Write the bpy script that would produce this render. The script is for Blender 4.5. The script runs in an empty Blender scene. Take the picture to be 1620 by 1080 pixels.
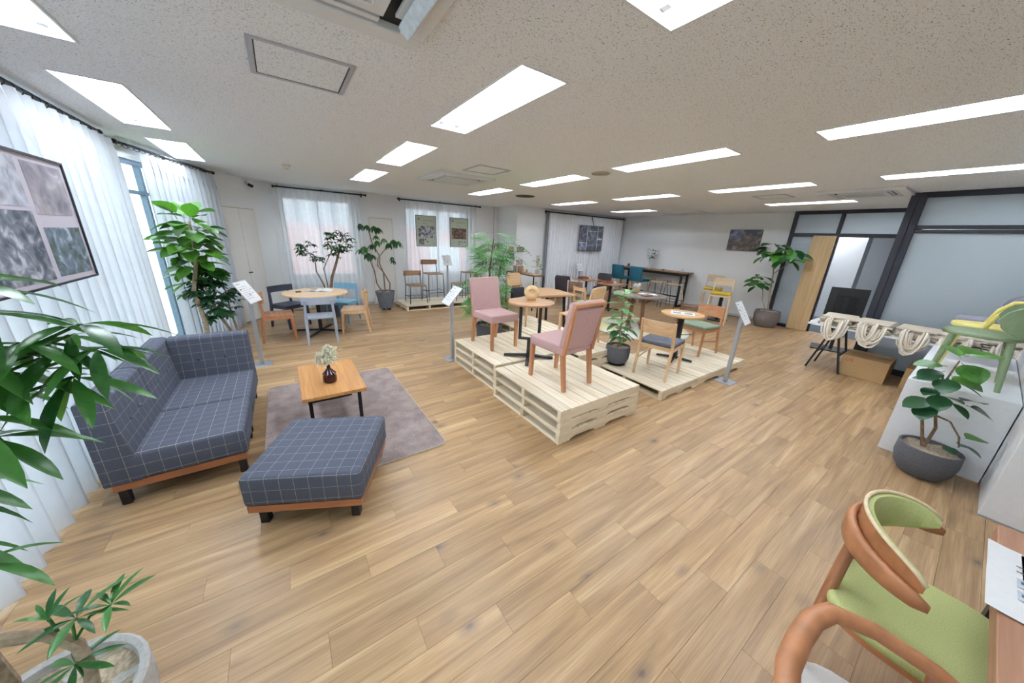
import bpy, bmesh, math, random
from mathutils import Vector, Matrix, Euler
random.seed(7)
R = random.random
U = random.uniform
rad = math.radians
SC = bpy.context.scene
COL = SC.collection

# ------------------------------------------------------------------ camera
cam_d = bpy.data.cameras.new('camera')
cam = bpy.data.objects.new('camera', cam_d)
COL.objects.link(cam)
cam_d.sensor_width = 36.0
cam_d.lens = 513.723 / 1620 * 36.0
cam_d.clip_start = 0.02
cam_d.clip_end = 200
yaw, pit, rol = rad(35.0707), rad(17.6045), rad(2.5502)
fw = Vector((math.sin(yaw) * math.cos(pit), math.cos(yaw) * math.cos(pit), -math.sin(pit)))
rt = Vector((math.cos(yaw), -math.sin(yaw), 0))
up = rt.cross(fw)
r2 = math.cos(rol) * rt + math.sin(rol) * up
u2 = -math.sin(rol) * rt + math.cos(rol) * up
cam.matrix_world = Matrix(((r2.x, u2.x, -fw.x, 0), (r2.y, u2.y, -fw.y, 0), (r2.z, u2.z, -fw.z, 1.72), (0, 0, 0, 1)))
SC.camera = cam
# ------------------------------------------------------------------ sky, exposure
wd = bpy.data.worlds.new('overcast_sky')
SC.world = wd
wd.use_nodes = True
wbg = wd.node_tree.nodes['Background']
wbg.inputs[0].default_value = (0.86, 0.94, 1.0, 1)
wbg.inputs[1].default_value = 3.4
TUBE = 52.0
SC.view_settings.view_transform = 'Standard'
SC.view_settings.look = 'None'
SC.view_settings.exposure = 0.34
SC.view_settings.gamma = 1.0
SC.view_settings.use_curve_mapping = False
SC.cycles.use_denoising = True
SC.cycles.max_bounces = 7
SC.cycles.diffuse_bounces = 4
SC.cycles.transparent_max_bounces = 12
SC.cycles.sample_clamp_indirect = 8
SC.cycles.use_adaptive_sampling = True
SC.cycles.caustics_reflective = False
SC.cycles.caustics_refractive = False
SC.cycles.adaptive_threshold = 0.14

# ------------------------------------------------------------------ materials
def lin(c):
    return tuple((x / 255 / 12.92 if x / 255 <= 0.04045 else ((x / 255 + 0.055) / 1.055) ** 2.4) for x in c) + (1,)

class NT:
    def __init__(s, name):
        s.m = bpy.data.materials.new(name)
        s.m.use_nodes = True
        s.t = s.m.node_tree
        s.b = s.t.nodes['Principled BSDF']
        s.o = s.t.nodes['Material Output']
    def n(s, t, **k):
        x = s.t.nodes.new(t)
        for a, v in k.items():
            if a.startswith('i_'):
                q = a[2:]
                x.inputs[int(q) if q.isdigit() else q].default_value = v
            else:
                setattr(x, a, v)
        return x
    def l(s, a, b):
        s.t.links.new(a, b)
    def math(s, op, a, b=None, c=None):
        x = s.n('ShaderNodeMath', operation=op)
        for i, v in enumerate((a, b, c)):
            if v is None:
                continue
            if isinstance(v, (int, float)):
                x.inputs[i].default_value = v
            else:
                s.l(v, x.inputs[i])
        return x.outputs[0]
    def mix(s, f, a, b, mode='MIX'):
        x = s.n('ShaderNodeMix', data_type='RGBA', blend_type=mode)
        for i, v in ((0, f), (6, a), (7, b)):
            if isinstance(v, (int, float, tuple)):
                x.inputs[i].default_value = v
            else:
                s.l(v, x.inputs[i])
        return x.outputs[2]
    def ramp(s, f, stops):
        x = s.n('ShaderNodeValToRGB')
        e = x.color_ramp.elements
        while len(e) < len(stops):
            e.new(0.5)
        for i, (p, c) in enumerate(stops):
            e[i].position = p
            e[i].color = c
        s.l(f, x.inputs[0])
        return x.outputs[0]
    def bump(s, h, st, d=0.01):
        x = s.n('ShaderNodeBump')
        x.inputs['Strength'].default_value = st
        x.inputs['Distance'].default_value = d
        s.l(h, x.inputs['Height'])
        s.l(x.outputs[0], s.b.inputs['Normal'])

MC = {}
def plain(name, c, rough=0.5, metal=0.0, noise=0.06, ns=40, bump=0.0):
    if name in MC:
        return MC[name]
    t = NT(name)
    co = t.n('ShaderNodeTexCoord').outputs['Object']
    nz = t.n('ShaderNodeTexNoise', i_Scale=ns, i_Detail=3.0)
    t.l(co, nz.inputs['Vector'])
    a = lin(c)
    d = tuple(x * (1 - noise * 2) for x in a[:3]) + (1,)
    h = tuple(min(1, x * (1 + noise * 2)) for x in a[:3]) + (1,)
    t.l(t.ramp(nz.outputs[0], [(0.3, d), (0.7, h)]), t.b.inputs['Base Color'])
    t.b.inputs['Roughness'].default_value = rough
    t.b.inputs['Metallic'].default_value = metal
    if bump:
        t.bump(nz.outputs[0], bump)
    MC[name] = t.m
    return t.m

def wood(name, c1, c2, axis=1, rough=0.45, scale=1.0):
    if name in MC:
        return MC[name]
    t = NT(name)
    co = t.n('ShaderNodeTexCoord').outputs['Object']
    oi = t.n('ShaderNodeObjectInfo').outputs['Random']
    mp = t.n('ShaderNodeMapping')
    sc = [26.0 * scale] * 3
    sc[axis] = 1.6 * scale
    mp.inputs['Scale'].default_value = sc
    t.l(co, mp.inputs['Vector'])
    off = t.n('ShaderNodeCombineXYZ')
    v = t.math('MULTIPLY', oi, 31.0)
    for i in range(3):
        t.l(v, off.inputs[i])
    t.l(off.outputs[0], mp.inputs['Location'])
    nz = t.n('ShaderNodeTexNoise', i_Scale=1.0, i_Detail=5.0, i_Distortion=0.6)
    t.l(mp.outputs[0], nz.inputs['Vector'])
    col = t.ramp(nz.outputs[0], [(0.3, lin(c1)), (0.68, lin(c2))])
    tone = t.ramp(oi, [(0.0, (0.88, 0.88, 0.88, 1)), (1.0, (1.08, 1.08, 1.08, 1))])
    t.l(t.mix(1.0, col, tone, 'MULTIPLY'), t.b.inputs['Base Color'])
    t.b.inputs['Roughness'].default_value = rough
    t.bump(nz.outputs[0], 0.12, 0.003)
    MC[name] = t.m
    return t.m

def fabric(name, c, sp=0.25, check=None, sc=260):
    if name in MC:
        return MC[name]
    t = NT(name)
    co = t.n('ShaderNodeTexCoord').outputs['Object']
    nz = t.n('ShaderNodeTexNoise', i_Scale=float(sc), i_Detail=2.0)
    t.l(co, nz.inputs['Vector'])
    a = lin(c)
    d = tuple(x * (1 - sp) for x in a[:3]) + (1,)
    h = tuple(min(1, x * (1 + sp)) for x in a[:3]) + (1,)
    col = t.ramp(nz.outputs[0], [(0.35, d), (0.65, h)])
    if check:
        geo = t.n('ShaderNodeTexCoord').outputs['Normal']
        s1 = t.n('ShaderNodeSeparateXYZ')
        s2 = t.n('ShaderNodeSeparateXYZ')
        t.l(co, s1.inputs[0])
        t.l(geo, s2.inputs[0])
        dn = t.n('ShaderNodeTexNoise', i_Scale=60.0)
        t.l(co, dn.inputs['Vector'])
        tot = None
        for i in range(3):
            f = t.math('FRACT', t.math('DIVIDE', t.math('ADD', s1.outputs[i], 5.0 + 0.03), check))
            m = t.math('LESS_THAN', f, 0.026)
            k = t.math('LESS_THAN', t.math('ABSOLUTE', s2.outputs[i]), 0.6)
            q = t.math('MULTIPLY', m, k)
            tot = q if tot is None else t.math('MAXIMUM', tot, q)
        tot = t.math('MULTIPLY', tot, t.math('MULTIPLY_ADD', dn.outputs[0], 1.3, 0.0))
        col = t.mix(tot, col, lin((186, 180, 168)))
    t.l(col, t.b.inputs['Base Color'])
    t.b.inputs['Roughness'].default_value = 0.95
    t.b.inputs['Specular IOR Level'].default_value = 0.15
    t.bump(nz.outputs[0], 0.25, 0.002)
    MC[name] = t.m
    return t.m

def emit(name, c, st):
    t = NT(name)
    e = t.n('ShaderNodeEmission')
    e.inputs[0].default_value = c
    e.inputs[1].default_value = st
    t.l(e.outputs[0], t.o.inputs[0])
    return t.m

def curtain_mat(name, c, transp, transl):
    t = NT(name)
    co = t.n('ShaderNodeTexCoord').outputs['Object']
    nz = t.n('ShaderNodeTexNoise', i_Scale=14.0, i_Detail=3.0)
    t.l(co, nz.inputs['Vector'])
    a = lin(c)
    d = tuple(x * 0.95 for x in a[:3]) + (1,)
    cc = t.ramp(nz.outputs[0], [(0.3, d), (0.7, a)])
    df = t.n('ShaderNodeBsdfDiffuse')
    tl = t.n('ShaderNodeBsdfTranslucent')
    tp = t.n('ShaderNodeBsdfTransparent')
    t.l(cc, df.inputs[0])
    t.l(cc, tl.inputs[0])
    m1 = t.n('ShaderNodeMixShader', i_0=transl)
    t.l(df.outputs[0], m1.inputs[1])
    t.l(tl.outputs[0], m1.inputs[2])
    m2 = t.n('ShaderNodeMixShader', i_0=transp)
    t.l(m1.outputs[0], m2.inputs[1])
    t.l(tp.outputs[0], m2.inputs[2])
    t.l(m2.outputs[0], t.o.inputs[0])
    return t.m

def glass_mat(name, tint=(0.93, 0.97, 0.97, 1)):
    t = NT(name)
    tp = t.n('ShaderNodeBsdfTransparent')
    tp.inputs[0].default_value = tint
    gl = t.n('ShaderNodeBsdfGlossy')
    gl.inputs['Roughness'].default_value = 0.03
    m = t.n('ShaderNodeMixShader', i_0=0.06)
    t.l(tp.outputs[0], m.inputs[1])
    t.l(gl.outputs[0], m.inputs[2])
    t.l(m.outputs[0], t.o.inputs[0])
    return t.m

def frosted_mat(name):
    t = NT(name)
    co = t.n('ShaderNodeTexCoord').outputs['Object']
    nz = t.n('ShaderNodeTexNoise', i_Scale=180.0)
    t.l(co, nz.inputs['Vector'])
    c = t.ramp(nz.outputs[0], [(0.3, lin((190, 198, 204))), (0.7, lin((206, 213, 218)))])
    tl = t.n('ShaderNodeBsdfTranslucent')
    df = t.n('ShaderNodeBsdfDiffuse')
    t.l(c, tl.inputs[0])
    t.l(c, df.inputs[0])
    m = t.n('ShaderNodeMixShader', i_0=0.55)
    t.l(df.outputs[0], m.inputs[1])
    t.l(tl.outputs[0], m.inputs[2])
    gl = t.n('ShaderNodeBsdfGlossy')
    gl.inputs['Roughness'].default_value = 0.32
    m2 = t.n('ShaderNodeMixShader', i_0=0.10)
    t.l(m.outputs[0], m2.inputs[1])
    t.l(gl.outputs[0], m2.inputs[2])
    t.l(m2.outputs[0], t.o.inputs[0])
    return t.m

PW, PL, PY0 = 0.1524, 0.9144, 0.028
def floor_mat():
    t = NT('oak_plank_floor')
    geo = t.n('ShaderNodeNewGeometry').outputs['Position']
    s = t.n('ShaderNodeSeparateXYZ')
    t.l(geo, s.inputs[0])
    x, y = s.outputs[0], s.outputs[1]
    row = t.math('FLOOR', t.math('DIVIDE', t.math('SUBTRACT', y, PY0), PW))
    off = t.math('MULTIPLY', t.math('FRACT', t.math('MULTIPLY', t.math('ADD', row, 200.0), 0.381966)), PL)
    colm = t.math('FLOOR', t.math('DIVIDE', t.math('ADD', x, off), PL))
    cv = t.n('ShaderNodeCombineXYZ')
    t.l(row, cv.inputs[0])
    t.l(colm, cv.inputs[1])
    wn = t.n('ShaderNodeTexWhiteNoise', noise_dimensions='2D')
    t.l(cv.outputs[0], wn.inputs['Vector'])
    seed = wn.outputs['Value']
    g = t.n('ShaderNodeCombineXYZ')
    t.l(t.math('MULTIPLY', x, 0.8), g.inputs[0])
    t.l(t.math('MULTIPLY', y, 13.0), g.inputs[1])
    t.l(t.math('MULTIPLY', seed, 57.0), g.inputs[2])
    n1 = t.n('ShaderNodeTexNoise', i_Scale=1.0, i_Detail=6.0, i_Roughness=0.6, i_Distortion=0.8)
    t.l(g.outputs[0], n1.inputs['Vector'])
    g2 = t.n('ShaderNodeCombineXYZ')
    t.l(t.math('MULTIPLY', x, 4.0), g2.inputs[0])
    t.l(t.math('MULTIPLY', y, 190.0), g2.inputs[1])
    t.l(t.math('MULTIPLY', seed, 91.0), g2.inputs[2])
    n2 = t.n('ShaderNodeTexNoise', i_Scale=1.0, i_Detail=3.0, i_Distortion=0.4)
    t.l(g2.outputs[0], n2.inputs['Vector'])
    base = t.ramp(n1.outputs[0], [(0.28, lin((138, 109, 79))), (0.43, lin((164, 133, 97))), (0.55, lin((180, 148, 110))), (0.74, lin((202, 174, 136)))])
    fine = t.ramp(n2.outputs[0], [(0.3, (0.80, 0.79, 0.78, 1)), (0.6, (1.05, 1.05, 1.05, 1))])
    c = t.mix(1.0, base, fine, 'MULTIPLY')
    tone = t.ramp(seed, [(0.0, (0.86, 0.84, 0.82, 1)), (0.35, (0.95, 0.94, 0.92, 1)), (0.7, (1.02, 1.01, 0.99, 1)), (1.0, (1.12, 1.11, 1.08, 1))])
    c = t.mix(1.0, c, tone, 'MULTIPLY')
    g3 = t.n('ShaderNodeCombineXYZ')
    t.l(t.math('MULTIPLY', x, 2.1), g3.inputs[0])
    t.l(t.math('MULTIPLY', y, 3.6), g3.inputs[1])
    t.l(t.math('MULTIPLY', seed, 3.0), g3.inputs[2])
    vo = t.n('ShaderNodeTexVoronoi', i_Scale=1.0)
    t.l(g3.outputs[0], vo.inputs['Vector'])
    kn = t.ramp(t.math('MULTIPLY_ADD', n2.outputs[0], 0.07, vo.outputs['Distance']), [(0.07, (1, 1, 1, 1)), (0.10, (0.5, 0.5, 0.5, 1)), (0.2, (0, 0, 0, 1))])
    c = t.mix(t.math('MULTIPLY', kn, 0.8), c, lin((88, 74, 74)))
    t.l(c, t.b.inputs['Base Color'])
    t.l(t.math('MULTIPLY_ADD', n2.outputs[0], 0.16, 0.30), t.b.inputs['Roughness'])
    t.b.inputs['Specular IOR Level'].default_value = 0.4
    t.bump(n2.outputs[0], 0.08, 0.002)
    return t.m

def ceiling_mat():
    t = NT('rockwool_ceiling')
    co = t.n('ShaderNodeNewGeometry').outputs['Position']
    mp = t.n('ShaderNodeMapping')
    mp.inputs['Scale'].default_value = (1.0, 1.7, 1.0)
    t.l(co, mp.inputs['Vector'])
    vo = t.n('ShaderNodeTexNoise', i_Scale=120.0, i_Detail=2.0, i_Distortion=1.2)
    t.l(mp.outputs[0], vo.inputs['Vector'])
    f = t.ramp(vo.outputs[0], [(0.33, lin((116, 116, 118))), (0.39, lin((243, 246, 250)))])
    n = t.n('ShaderNodeTexNoise', i_Scale=260.0)
    t.l(co, n.inputs['Vector'])
    g = t.ramp(n.outputs[0], [(0.3, (0.90, 0.90, 0.90, 1)), (0.7, (1.0, 1.0, 1.0, 1))])
    t.l(t.mix(1.0, f, g, 'MULTIPLY'), t.b.inputs['Base Color'])
    t.b.inputs['Roughness'].default_value = 0.95
    t.bump(vo.outputs[0], 0.3, 0.004)
    return t.m

def photo_mat(name, cols, sc=9.0, w=None):
    t = NT(name)
    co = t.n('ShaderNodeTexCoord').outputs['Object']
    n = t.n('ShaderNodeTexVoronoi', i_Scale=sc)
    n2 = t.n('ShaderNodeTexNoise', i_Scale=sc * 0.7, i_Detail=5.0, i_Distortion=1.5)
    t.l(co, n2.inputs['Vector'])
    t.l(co, n.inputs['Vector'])
    f = t.math('MULTIPLY_ADD', n.outputs['Distance'], 0.5, t.math('MULTIPLY_ADD', n2.outputs[0], 1.3, -0.35))
    k = len(cols)
    t.l(t.ramp(f, [(0.1 + 0.8 * i / (k - 1), lin(c)) for i, c in enumerate(cols)]), t.b.inputs['Base Color'])
    t.b.inputs['Roughness'].default_value = 0.35
    return t.m

WHITE = plain('white_wall_paint', (236, 238, 240), 0.8, noise=0.015, ns=90, bump=0.05)
DOORW = plain('door_white', (232, 230, 226), 0.55, noise=0.01)
BLACK = plain('black_steel', (22, 22, 24), 0.45)
DARKF = plain('charcoal_frame', (40, 40, 50), 0.45, 0.2)
ALU = plain('silver_aluminium', (186, 190, 198), 0.35, 0.55, noise=0.02)
PAPER = plain('paper_white', (240, 240, 240), 0.6, noise=0.01)
INK = plain('ink_grey', (90, 90, 96), 0.7)
PLASTIC = plain('off_white_plastic', (224, 226, 228), 0.45, noise=0.01)
PALLET = wood('pine_pallet', (224, 206, 174), (246, 234, 212), 1, 0.7)
PALLETX = wood('pine_pallet_stringer', (214, 194, 160), (240, 226, 200), 0, 0.75)
OAKZ = wood('natural_oak_z', (200, 160, 118), (226, 190, 150), 2)
OAKX = wood('natural_oak_x', (200, 160, 118), (226, 190, 150), 0)
CHERZ = wood('cherry_z', (168, 112, 76), (196, 140, 100), 2)
CHERX = wood('cherry_x', (168, 112, 76), (196, 140, 100), 0)
ORNG = wood('orange_oak_x', (150, 92, 58), (182, 120, 80), 0)
ORNGY = wood('orange_oak_y', (150, 92, 58), (182, 120, 80), 1)
TOPW = wood('honey_oak_top', (184, 128, 72), (212, 158, 98), 0)
WALN = wood('walnut_x', (92, 66, 50), (132, 98, 74), 0)
WALNZ = wood('brown_wood_z', (104, 72, 50), (140, 100, 72), 2)
TABL = wood('pale_table_top', (206, 172, 132), (228, 198, 160), 0)
LEAFM = {}
def leafmat(name, c1, c2, gloss=0.35):
    t = NT(name)
    co = t.n('ShaderNodeTexCoord').outputs['Object']
    oi = t.n('ShaderNodeObjectInfo').outputs['Random']
    n = t.n('ShaderNodeTexNoise', i_Scale=9.0)
    t.l(co, n.inputs['Vector'])
    f = t.math('ADD', t.math('MULTIPLY', oi, 0.6), t.math('MULTIPLY', n.outputs[0], 0.5))
    c = t.ramp(f, [(0.2, lin(c1)), (0.85, lin(c2))])
    t.l(c, t.b.inputs['Base Color'])
    t.b.inputs['Roughness'].default_value = gloss
    tl = t.n('ShaderNodeBsdfTranslucent')
    t.l(t.mix(1.0, c, (1.2, 1.4, 0.7, 1), 'MULTIPLY'), tl.inputs[0])
    m = t.n('ShaderNodeMixShader', i_0=0.25)
    t.l(t.b.outputs[0], m.inputs[1])
    t.l(tl.outputs[0], m.inputs[2])
    t.l(m.outputs[0], t.o.inputs[0])
    return t.m
LF_BRIGHT = leafmat('leaf_bright_green', (34, 84, 30), (96, 150, 56))
LF_DARK = leafmat('leaf_dark_green', (18, 52, 30), (44, 88, 50))
LF_MID = leafmat('leaf_mid_green', (30, 76, 38), (70, 122, 62))
LF_PALE = leafmat('leaf_pale_green', (84, 136, 84), (140, 186, 130), 0.5)
LF_FEATH = leafmat('leaf_feathery_green', (48, 108, 50), (120, 180, 104), 0.6)
LF_FORE = leafmat('leaf_foreground_green', (26, 78, 34), (74, 132, 60), 0.3)
BARK = plain('bark_brown', (120, 96, 76), 0.85, noise=0.2, ns=60, bump=0.4)
BARKG = plain('bark_grey', (150, 134, 112), 0.85, noise=0.15, ns=50, bump=0.4)
SOIL = plain('soil_cloth', (176, 160, 138), 0.95, noise=0.2, ns=70, bump=0.6)
POTG = plain('pot_dark_grey_stone', (92, 94, 100), 0.8, noise=0.12, ns=120, bump=0.3)
POTL = plain('pot_light_concrete', (188, 186, 184), 0.8, noise=0.06, ns=60, bump=0.2)

# ------------------------------------------------------------------ mesh builder
class MB:
    def __init__(s):
        s.v, s.f = [], []
    def add(s, vs, fs, X=None):
        o = len(s.v)
        s.v += [tuple(X @ Vector(p)) if X is not None else tuple(p) for p in vs]
        s.f += [tuple(i + o for i in f) for f in fs]
        return s
    def box(s, x0, x1, y0, y1, z0, z1, X=None):
        vs = [(x, y, z) for z in (z0, z1) for y in (y0, y1) for x in (x0, x1)]
        return s.add(vs, [(0, 2, 3, 1), (4, 5, 7, 6), (0, 1, 5, 4), (2, 6, 7, 3), (0, 4, 6, 2), (1, 3, 7, 5)], X)
    def cb(s, c, d, X=None):
        return s.box(c[0] - d[0] / 2, c[0] + d[0] / 2, c[1] - d[1] / 2, c[1] + d[1] / 2, c[2] - d[2] / 2, c[2] + d[2] / 2, X)
    def bar(s, p, q, w, h, w2=None, h2=None, ref=None):
        p, q = Vector(p), Vector(q)
        d = (q - p).normalized()
        ref = Vector(ref) if ref else (Vector((1, 0, 0)) if abs(d.x) < 0.9 else Vector((0, 1, 0)))
        a = (ref - d * ref.dot(d)).normalized()
        b = d.cross(a)
        w2 = w if w2 is None else w2
        h2 = h if h2 is None else h2
        vs = []
        for c, ww, hh in ((p, w, h), (q, w2, h2)):
            for i, j in ((-1, -1), (1, -1), (1, 1), (-1, 1)):
                vs.append(c + a * (i * ww / 2) + b * (j * hh / 2))
        return s.add(vs, [(0, 3, 2, 1), (4, 5, 6, 7), (0, 1, 5, 4), (1, 2, 6, 5), (2, 3, 7, 6), (3, 0, 4, 7)])
    def tube(s, pts, r, n=8, closed=False, flat=1.0, ref=None):
        P = [Vector(p) for p in pts]
        m = len(P)
        rr = r if isinstance(r, (list, tuple)) else [r] * m
        vs, fs = [], []
        a = None
        for i in range(m):
            if closed:
                d = (P[(i + 1) % m] - P[i - 1]).normalized()
            else:
                d = (P[min(i + 1, m - 1)] - P[max(i - 1, 0)]).normalized()
            if a is None:
                rf = Vector(ref) if ref else (Vector((0, 0, 1)) if abs(d.z) < 0.9 else Vector((1, 0, 0)))
                a = rf
            a = (a - d * a.dot(d)).normalized()
            b = d.cross(a)
            for k in range(n):
                t = 2 * math.pi * k / n
                vs.append(P[i] + a * (math.cos(t) * rr[i] * flat) + b * (math.sin(t) * rr[i]))
        for i in range(m if closed else m - 1):
            j = (i + 1) % m
            for k in range(n):
                l = (k + 1) % n
                fs.append((i * n + k, i * n + l, j * n + l, j * n + k))
        if not closed:
            fs.append(tuple(range(n - 1, -1, -1)))
            fs.append(tuple((m - 1) * n + k for k in range(n)))
        return s.add(vs, fs)
    def lathe(s, prof, n=24, c=(0, 0, 0), cap=True):
        vs, fs = [], []
        for r, z in prof:
            for k in range(n):
                t = 2 * math.pi * k / n
                vs.append((c[0] + r * math.cos(t), c[1] + r * math.sin(t), c[2] + z))
        m = len(prof)
        for i in range(m - 1):
            for k in range(n):
                l = (k + 1) % n
                fs.append((i * n + k, i * n + l, (i + 1) * n + l, (i + 1) * n + k))
        if cap:
            fs.append(tuple(range(n - 1, -1, -1)))
            fs.append(tuple((m - 1) * n + k for k in range(n)))
        return s.add(vs, fs)
    def prism(s, poly, h0, h1, ax='z', X=None):
        n = len(poly)
        f = {'z': lambda p, h: (p[0], p[1], h), 'y': lambda p, h: (p[0], h, p[1]), 'x': lambda p, h: (h, p[0], p[1])}[ax]
        vs = [f(p, h0) for p in poly] + [f(p, h1) for p in poly]
        fs = [tuple(range(n - 1, -1, -1)), tuple(range(n, 2 * n))] + [(i, (i + 1) % n, n + (i + 1) % n, n + i) for i in range(n)]
        return s.add(vs, fs, X)
    def grid(s, fn, nu, nv, X=None):
        vs = [fn(i / nu, j / nv) for j in range(nv + 1) for i in range(nu + 1)]
        w = nu + 1
        return s.add(vs, [(j * w + i, j * w + i + 1, (j + 1) * w + i + 1, (j + 1) * w + i) for j in range(nv) for i in range(nu)], X)
    def mesh(s, name, mat, smooth=False, bevel=0.0, seg=2):
        me = bpy.data.meshes.new(name)
        me.from_pydata(s.v, [], s.f)
        bm = bmesh.new()
        bm.from_mesh(me)
        bmesh.ops.recalc_face_normals(bm, faces=bm.faces)
        if bevel:
            es = [e for e in bm.edges if len(e.link_faces) == 2 and e.calc_face_angle(0) > 0.6]
            bmesh.ops.bevel(bm, geom=es, offset=bevel, offset_type='OFFSET', segments=seg, profile=0.5, affect='EDGES', clamp_overlap=True)
        bm.to_mesh(me)
        bm.free()
        if smooth:
            me.polygons.foreach_set('use_smooth', [True] * len(me.polygons))
            if smooth != 'all':
                me.set_sharp_from_angle(angle=rad(38))
        me.materials.append(mat)
        return me
    def build(s, name, mat, parent=None, smooth=False, bevel=0.0, seg=2, **k):
        return put(name, s.mesh(name, mat, smooth, bevel, seg), parent, **k)

def put(name, me, parent=None, loc=None, rz=None, M=None):
    o = bpy.data.objects.new(name, me)
    COL.objects.link(o)
    if parent:
        o.parent = parent
    if loc is not None:
        o.location = loc
    if rz is not None:
        o.rotation_euler = (0, 0, rz)
    if M is not None:
        o.matrix_local = M
    return o
def tag(o, label, cat, group=None, kind=None):
    if label:
        o['label'] = label
    if cat:
        o['category'] = cat
    if group:
        o['group'] = group
    if kind:
        o['kind'] = kind
    return o
def thing(name, label, cat, loc=(0, 0, 0), rz=0.0, group=None):
    o = put(name, None, None, loc, rz)
    o.empty_display_size = 0.1
    return tag(o, label, cat, group)
def struct(o, label=None):
    o['kind'] = 'structure'
    if label:
        o['label'] = label
    return o
def face(fx, fy):
    return math.atan2(-fx, fy)
def B():
    return MB()
def copy_tree(o, parent=None):
    c = o.copy()
    COL.objects.link(c)
    c.parent = parent
    for ch in list(o.children):
        copy_tree(ch, c)
    return c

# ================================================================== STRUCTURE
CE = 2.558
YB = 8.6
POLY_L = [(-2.2, -1.42), (5.55, -1.42), (7.5, -0.85), (YB, -0.05)]
def xmin(y):
    for (ya, xa), (yb, xb) in zip(POLY_L, POLY_L[1:]):
        if y <= yb:
            return xa + (xb - xa) * (y - ya) / (yb - ya)
    return -0.05
def xmax(y):
    return 7.46 if y < 0.87 else 9.66 if y < 2.87 else 9.75 if y < 7.65 else 5.36
FLM = floor_mat()
fl_bm = B().box(-1.6, 9.9, -2.35, 8.75, -0.12, -0.005)
floor = struct(fl_bm.build('floor', plain('floor_underlay', (70, 56, 42), 0.9)), 'light oak plank floor of the showroom')
plank_list = []
r0 = math.floor((-2.2 - PY0) / PW)
for row in range(r0, int((YB - PY0) / PW) + 2):
    ya = PY0 + row * PW
    yb = ya + PW
    ya2, yb2 = max(ya, -2.2), min(yb, YB)
    if yb2 - ya2 < 0.01:
        continue
    ym = (ya2 + yb2) / 2
    xa, xb = xmin(ym), xmax(ym)
    off = (((row + 200) * 0.381966) % 1.0) * PL
    k = math.floor((xa + off) / PL)
    while k * PL - off < xb:
        a, b = max(k * PL - off, xa), min((k + 1) * PL - off, xb)
        if b - a > 0.01:
            plank_list.append((a, b, ya2, yb2))
        k += 1
def size_in_view(p):
    c = Vector(((p[0] + p[1]) / 2, (p[2] + p[3]) / 2, -1.72))
    dz = c.dot(fw)
    if dz < 0.3:
        return 0
    x, y = c.dot(r2) / dz * 513.7, c.dot(u2) / dz * 513.7
    if abs(x) > 880 or abs(y) > 600:
        return 0
    return (p[1] - p[0]) / dz ** 3
plank_list.sort(key=size_in_view, reverse=True)
GAP = 0.0006
pm_cache = {}
for a, b, c, d in plank_list[:300]:
    key = (round(b - a, 4), round(d - c, 4))
    if key not in pm_cache:
        pm_cache[key] = B().box(GAP, key[0] - GAP, GAP, key[1] - GAP, -0.005, 0.0).mesh('plank', FLM)
    put('plank', pm_cache[key], floor, (a, c, 0))
rest = B()
for a, b, c, d in plank_list[300:]:
    rest.box(a + GAP, b - GAP, c + GAP, d - GAP, -0.005, 0.0)
tag(rest.build('planks', FLM, floor), None, None, kind='stuff')

LX = [-0.855, 1.284, 3.498, 5.788, 8.006]
LY = [0.391, 2.258, 4.125, 5.992]
LW, LL = 0.305, 1.25
LIGHTS = [(0, 1), (0, 2), (0, 3), (1, 0), (1, 1), (1, 2), (1, 3), (2, 0), (2, 1), (2, 2), (2, 3), (3, 0), (3, 1), (3, 2), (3, 3), (4, 1), (4, 3)]
holes = [(LX[i] - LW / 2, LX[i] + LW / 2, LY[j] - LL / 2, LY[j] + LL / 2) for i, j in LIGHTS]
ACS = [(0.20, 1.36), (2.36, 5.05), (7.05, 1.36), (8.95, 4.95)]
xs = sorted({-1.6, 9.9} | {h[0] for h in holes} | {h[1] for h in holes})
ys = sorted({-2.35, 8.75} | {h[2] for h in holes} | {h[3] for h in holes})
cb = B()
for i in range(len(xs) - 1):
    for j in range(len(ys) - 1):
        mx, my = (xs[i] + xs[i + 1]) / 2, (ys[j] + ys[j + 1]) / 2
        if any(h[0] < mx < h[1] and h[2] < my < h[3] for h in holes):
            continue
        cb.box(xs[i], xs[i + 1], ys[j], ys[j + 1], CE, CE + 0.02)
cb.box(-1.6, 9.9, -2.35, 8.75, CE + 0.24, CE + 0.34)  # unseen roof slab added so no sky light leaks in from above
struct(cb.build('ceiling', ceiling_mat()), 'speckled grey-white mineral fibre ceiling with recessed lights')

def frame_of(p0, p1):
    d = Vector((p1[0] - p0[0], p1[1] - p0[1], 0))
    L = d.length
    d.normalize()
    n = Vector((-d.y, d.x, 0))
    return Matrix(((d.x, n.x, 0, p0[0]), (d.y, n.y, 0, p0[1]), (0, 0, 1, 0), (0, 0, 0, 1))), L
def wall(name, p0, p1, ops=(), thick=0.13, mat=WHITE, label=None, top=CE + 0.3):
    X, L = frame_of(p0, p1)
    ts = sorted({0, L} | {o[0] for o in ops} | {o[1] for o in ops})
    zs = sorted({-0.12, top} | {o[2] for o in ops} | {o[3] for o in ops})
    b = B()
    for i in range(len(ts) - 1):
        for j in range(len(zs) - 1):
            mt, mz = (ts[i] + ts[i + 1]) / 2, (zs[j] + zs[j + 1]) / 2
            if any(o[0] < mt < o[1] and o[2] < mz < o[3] for o in ops):
                continue
            b.box(ts[i], ts[i + 1], 0, thick, zs[j], zs[j + 1], X)
    o = struct(b.build(name, mat), label)
    return o
GLASS = glass_mat('window_glass')
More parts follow.
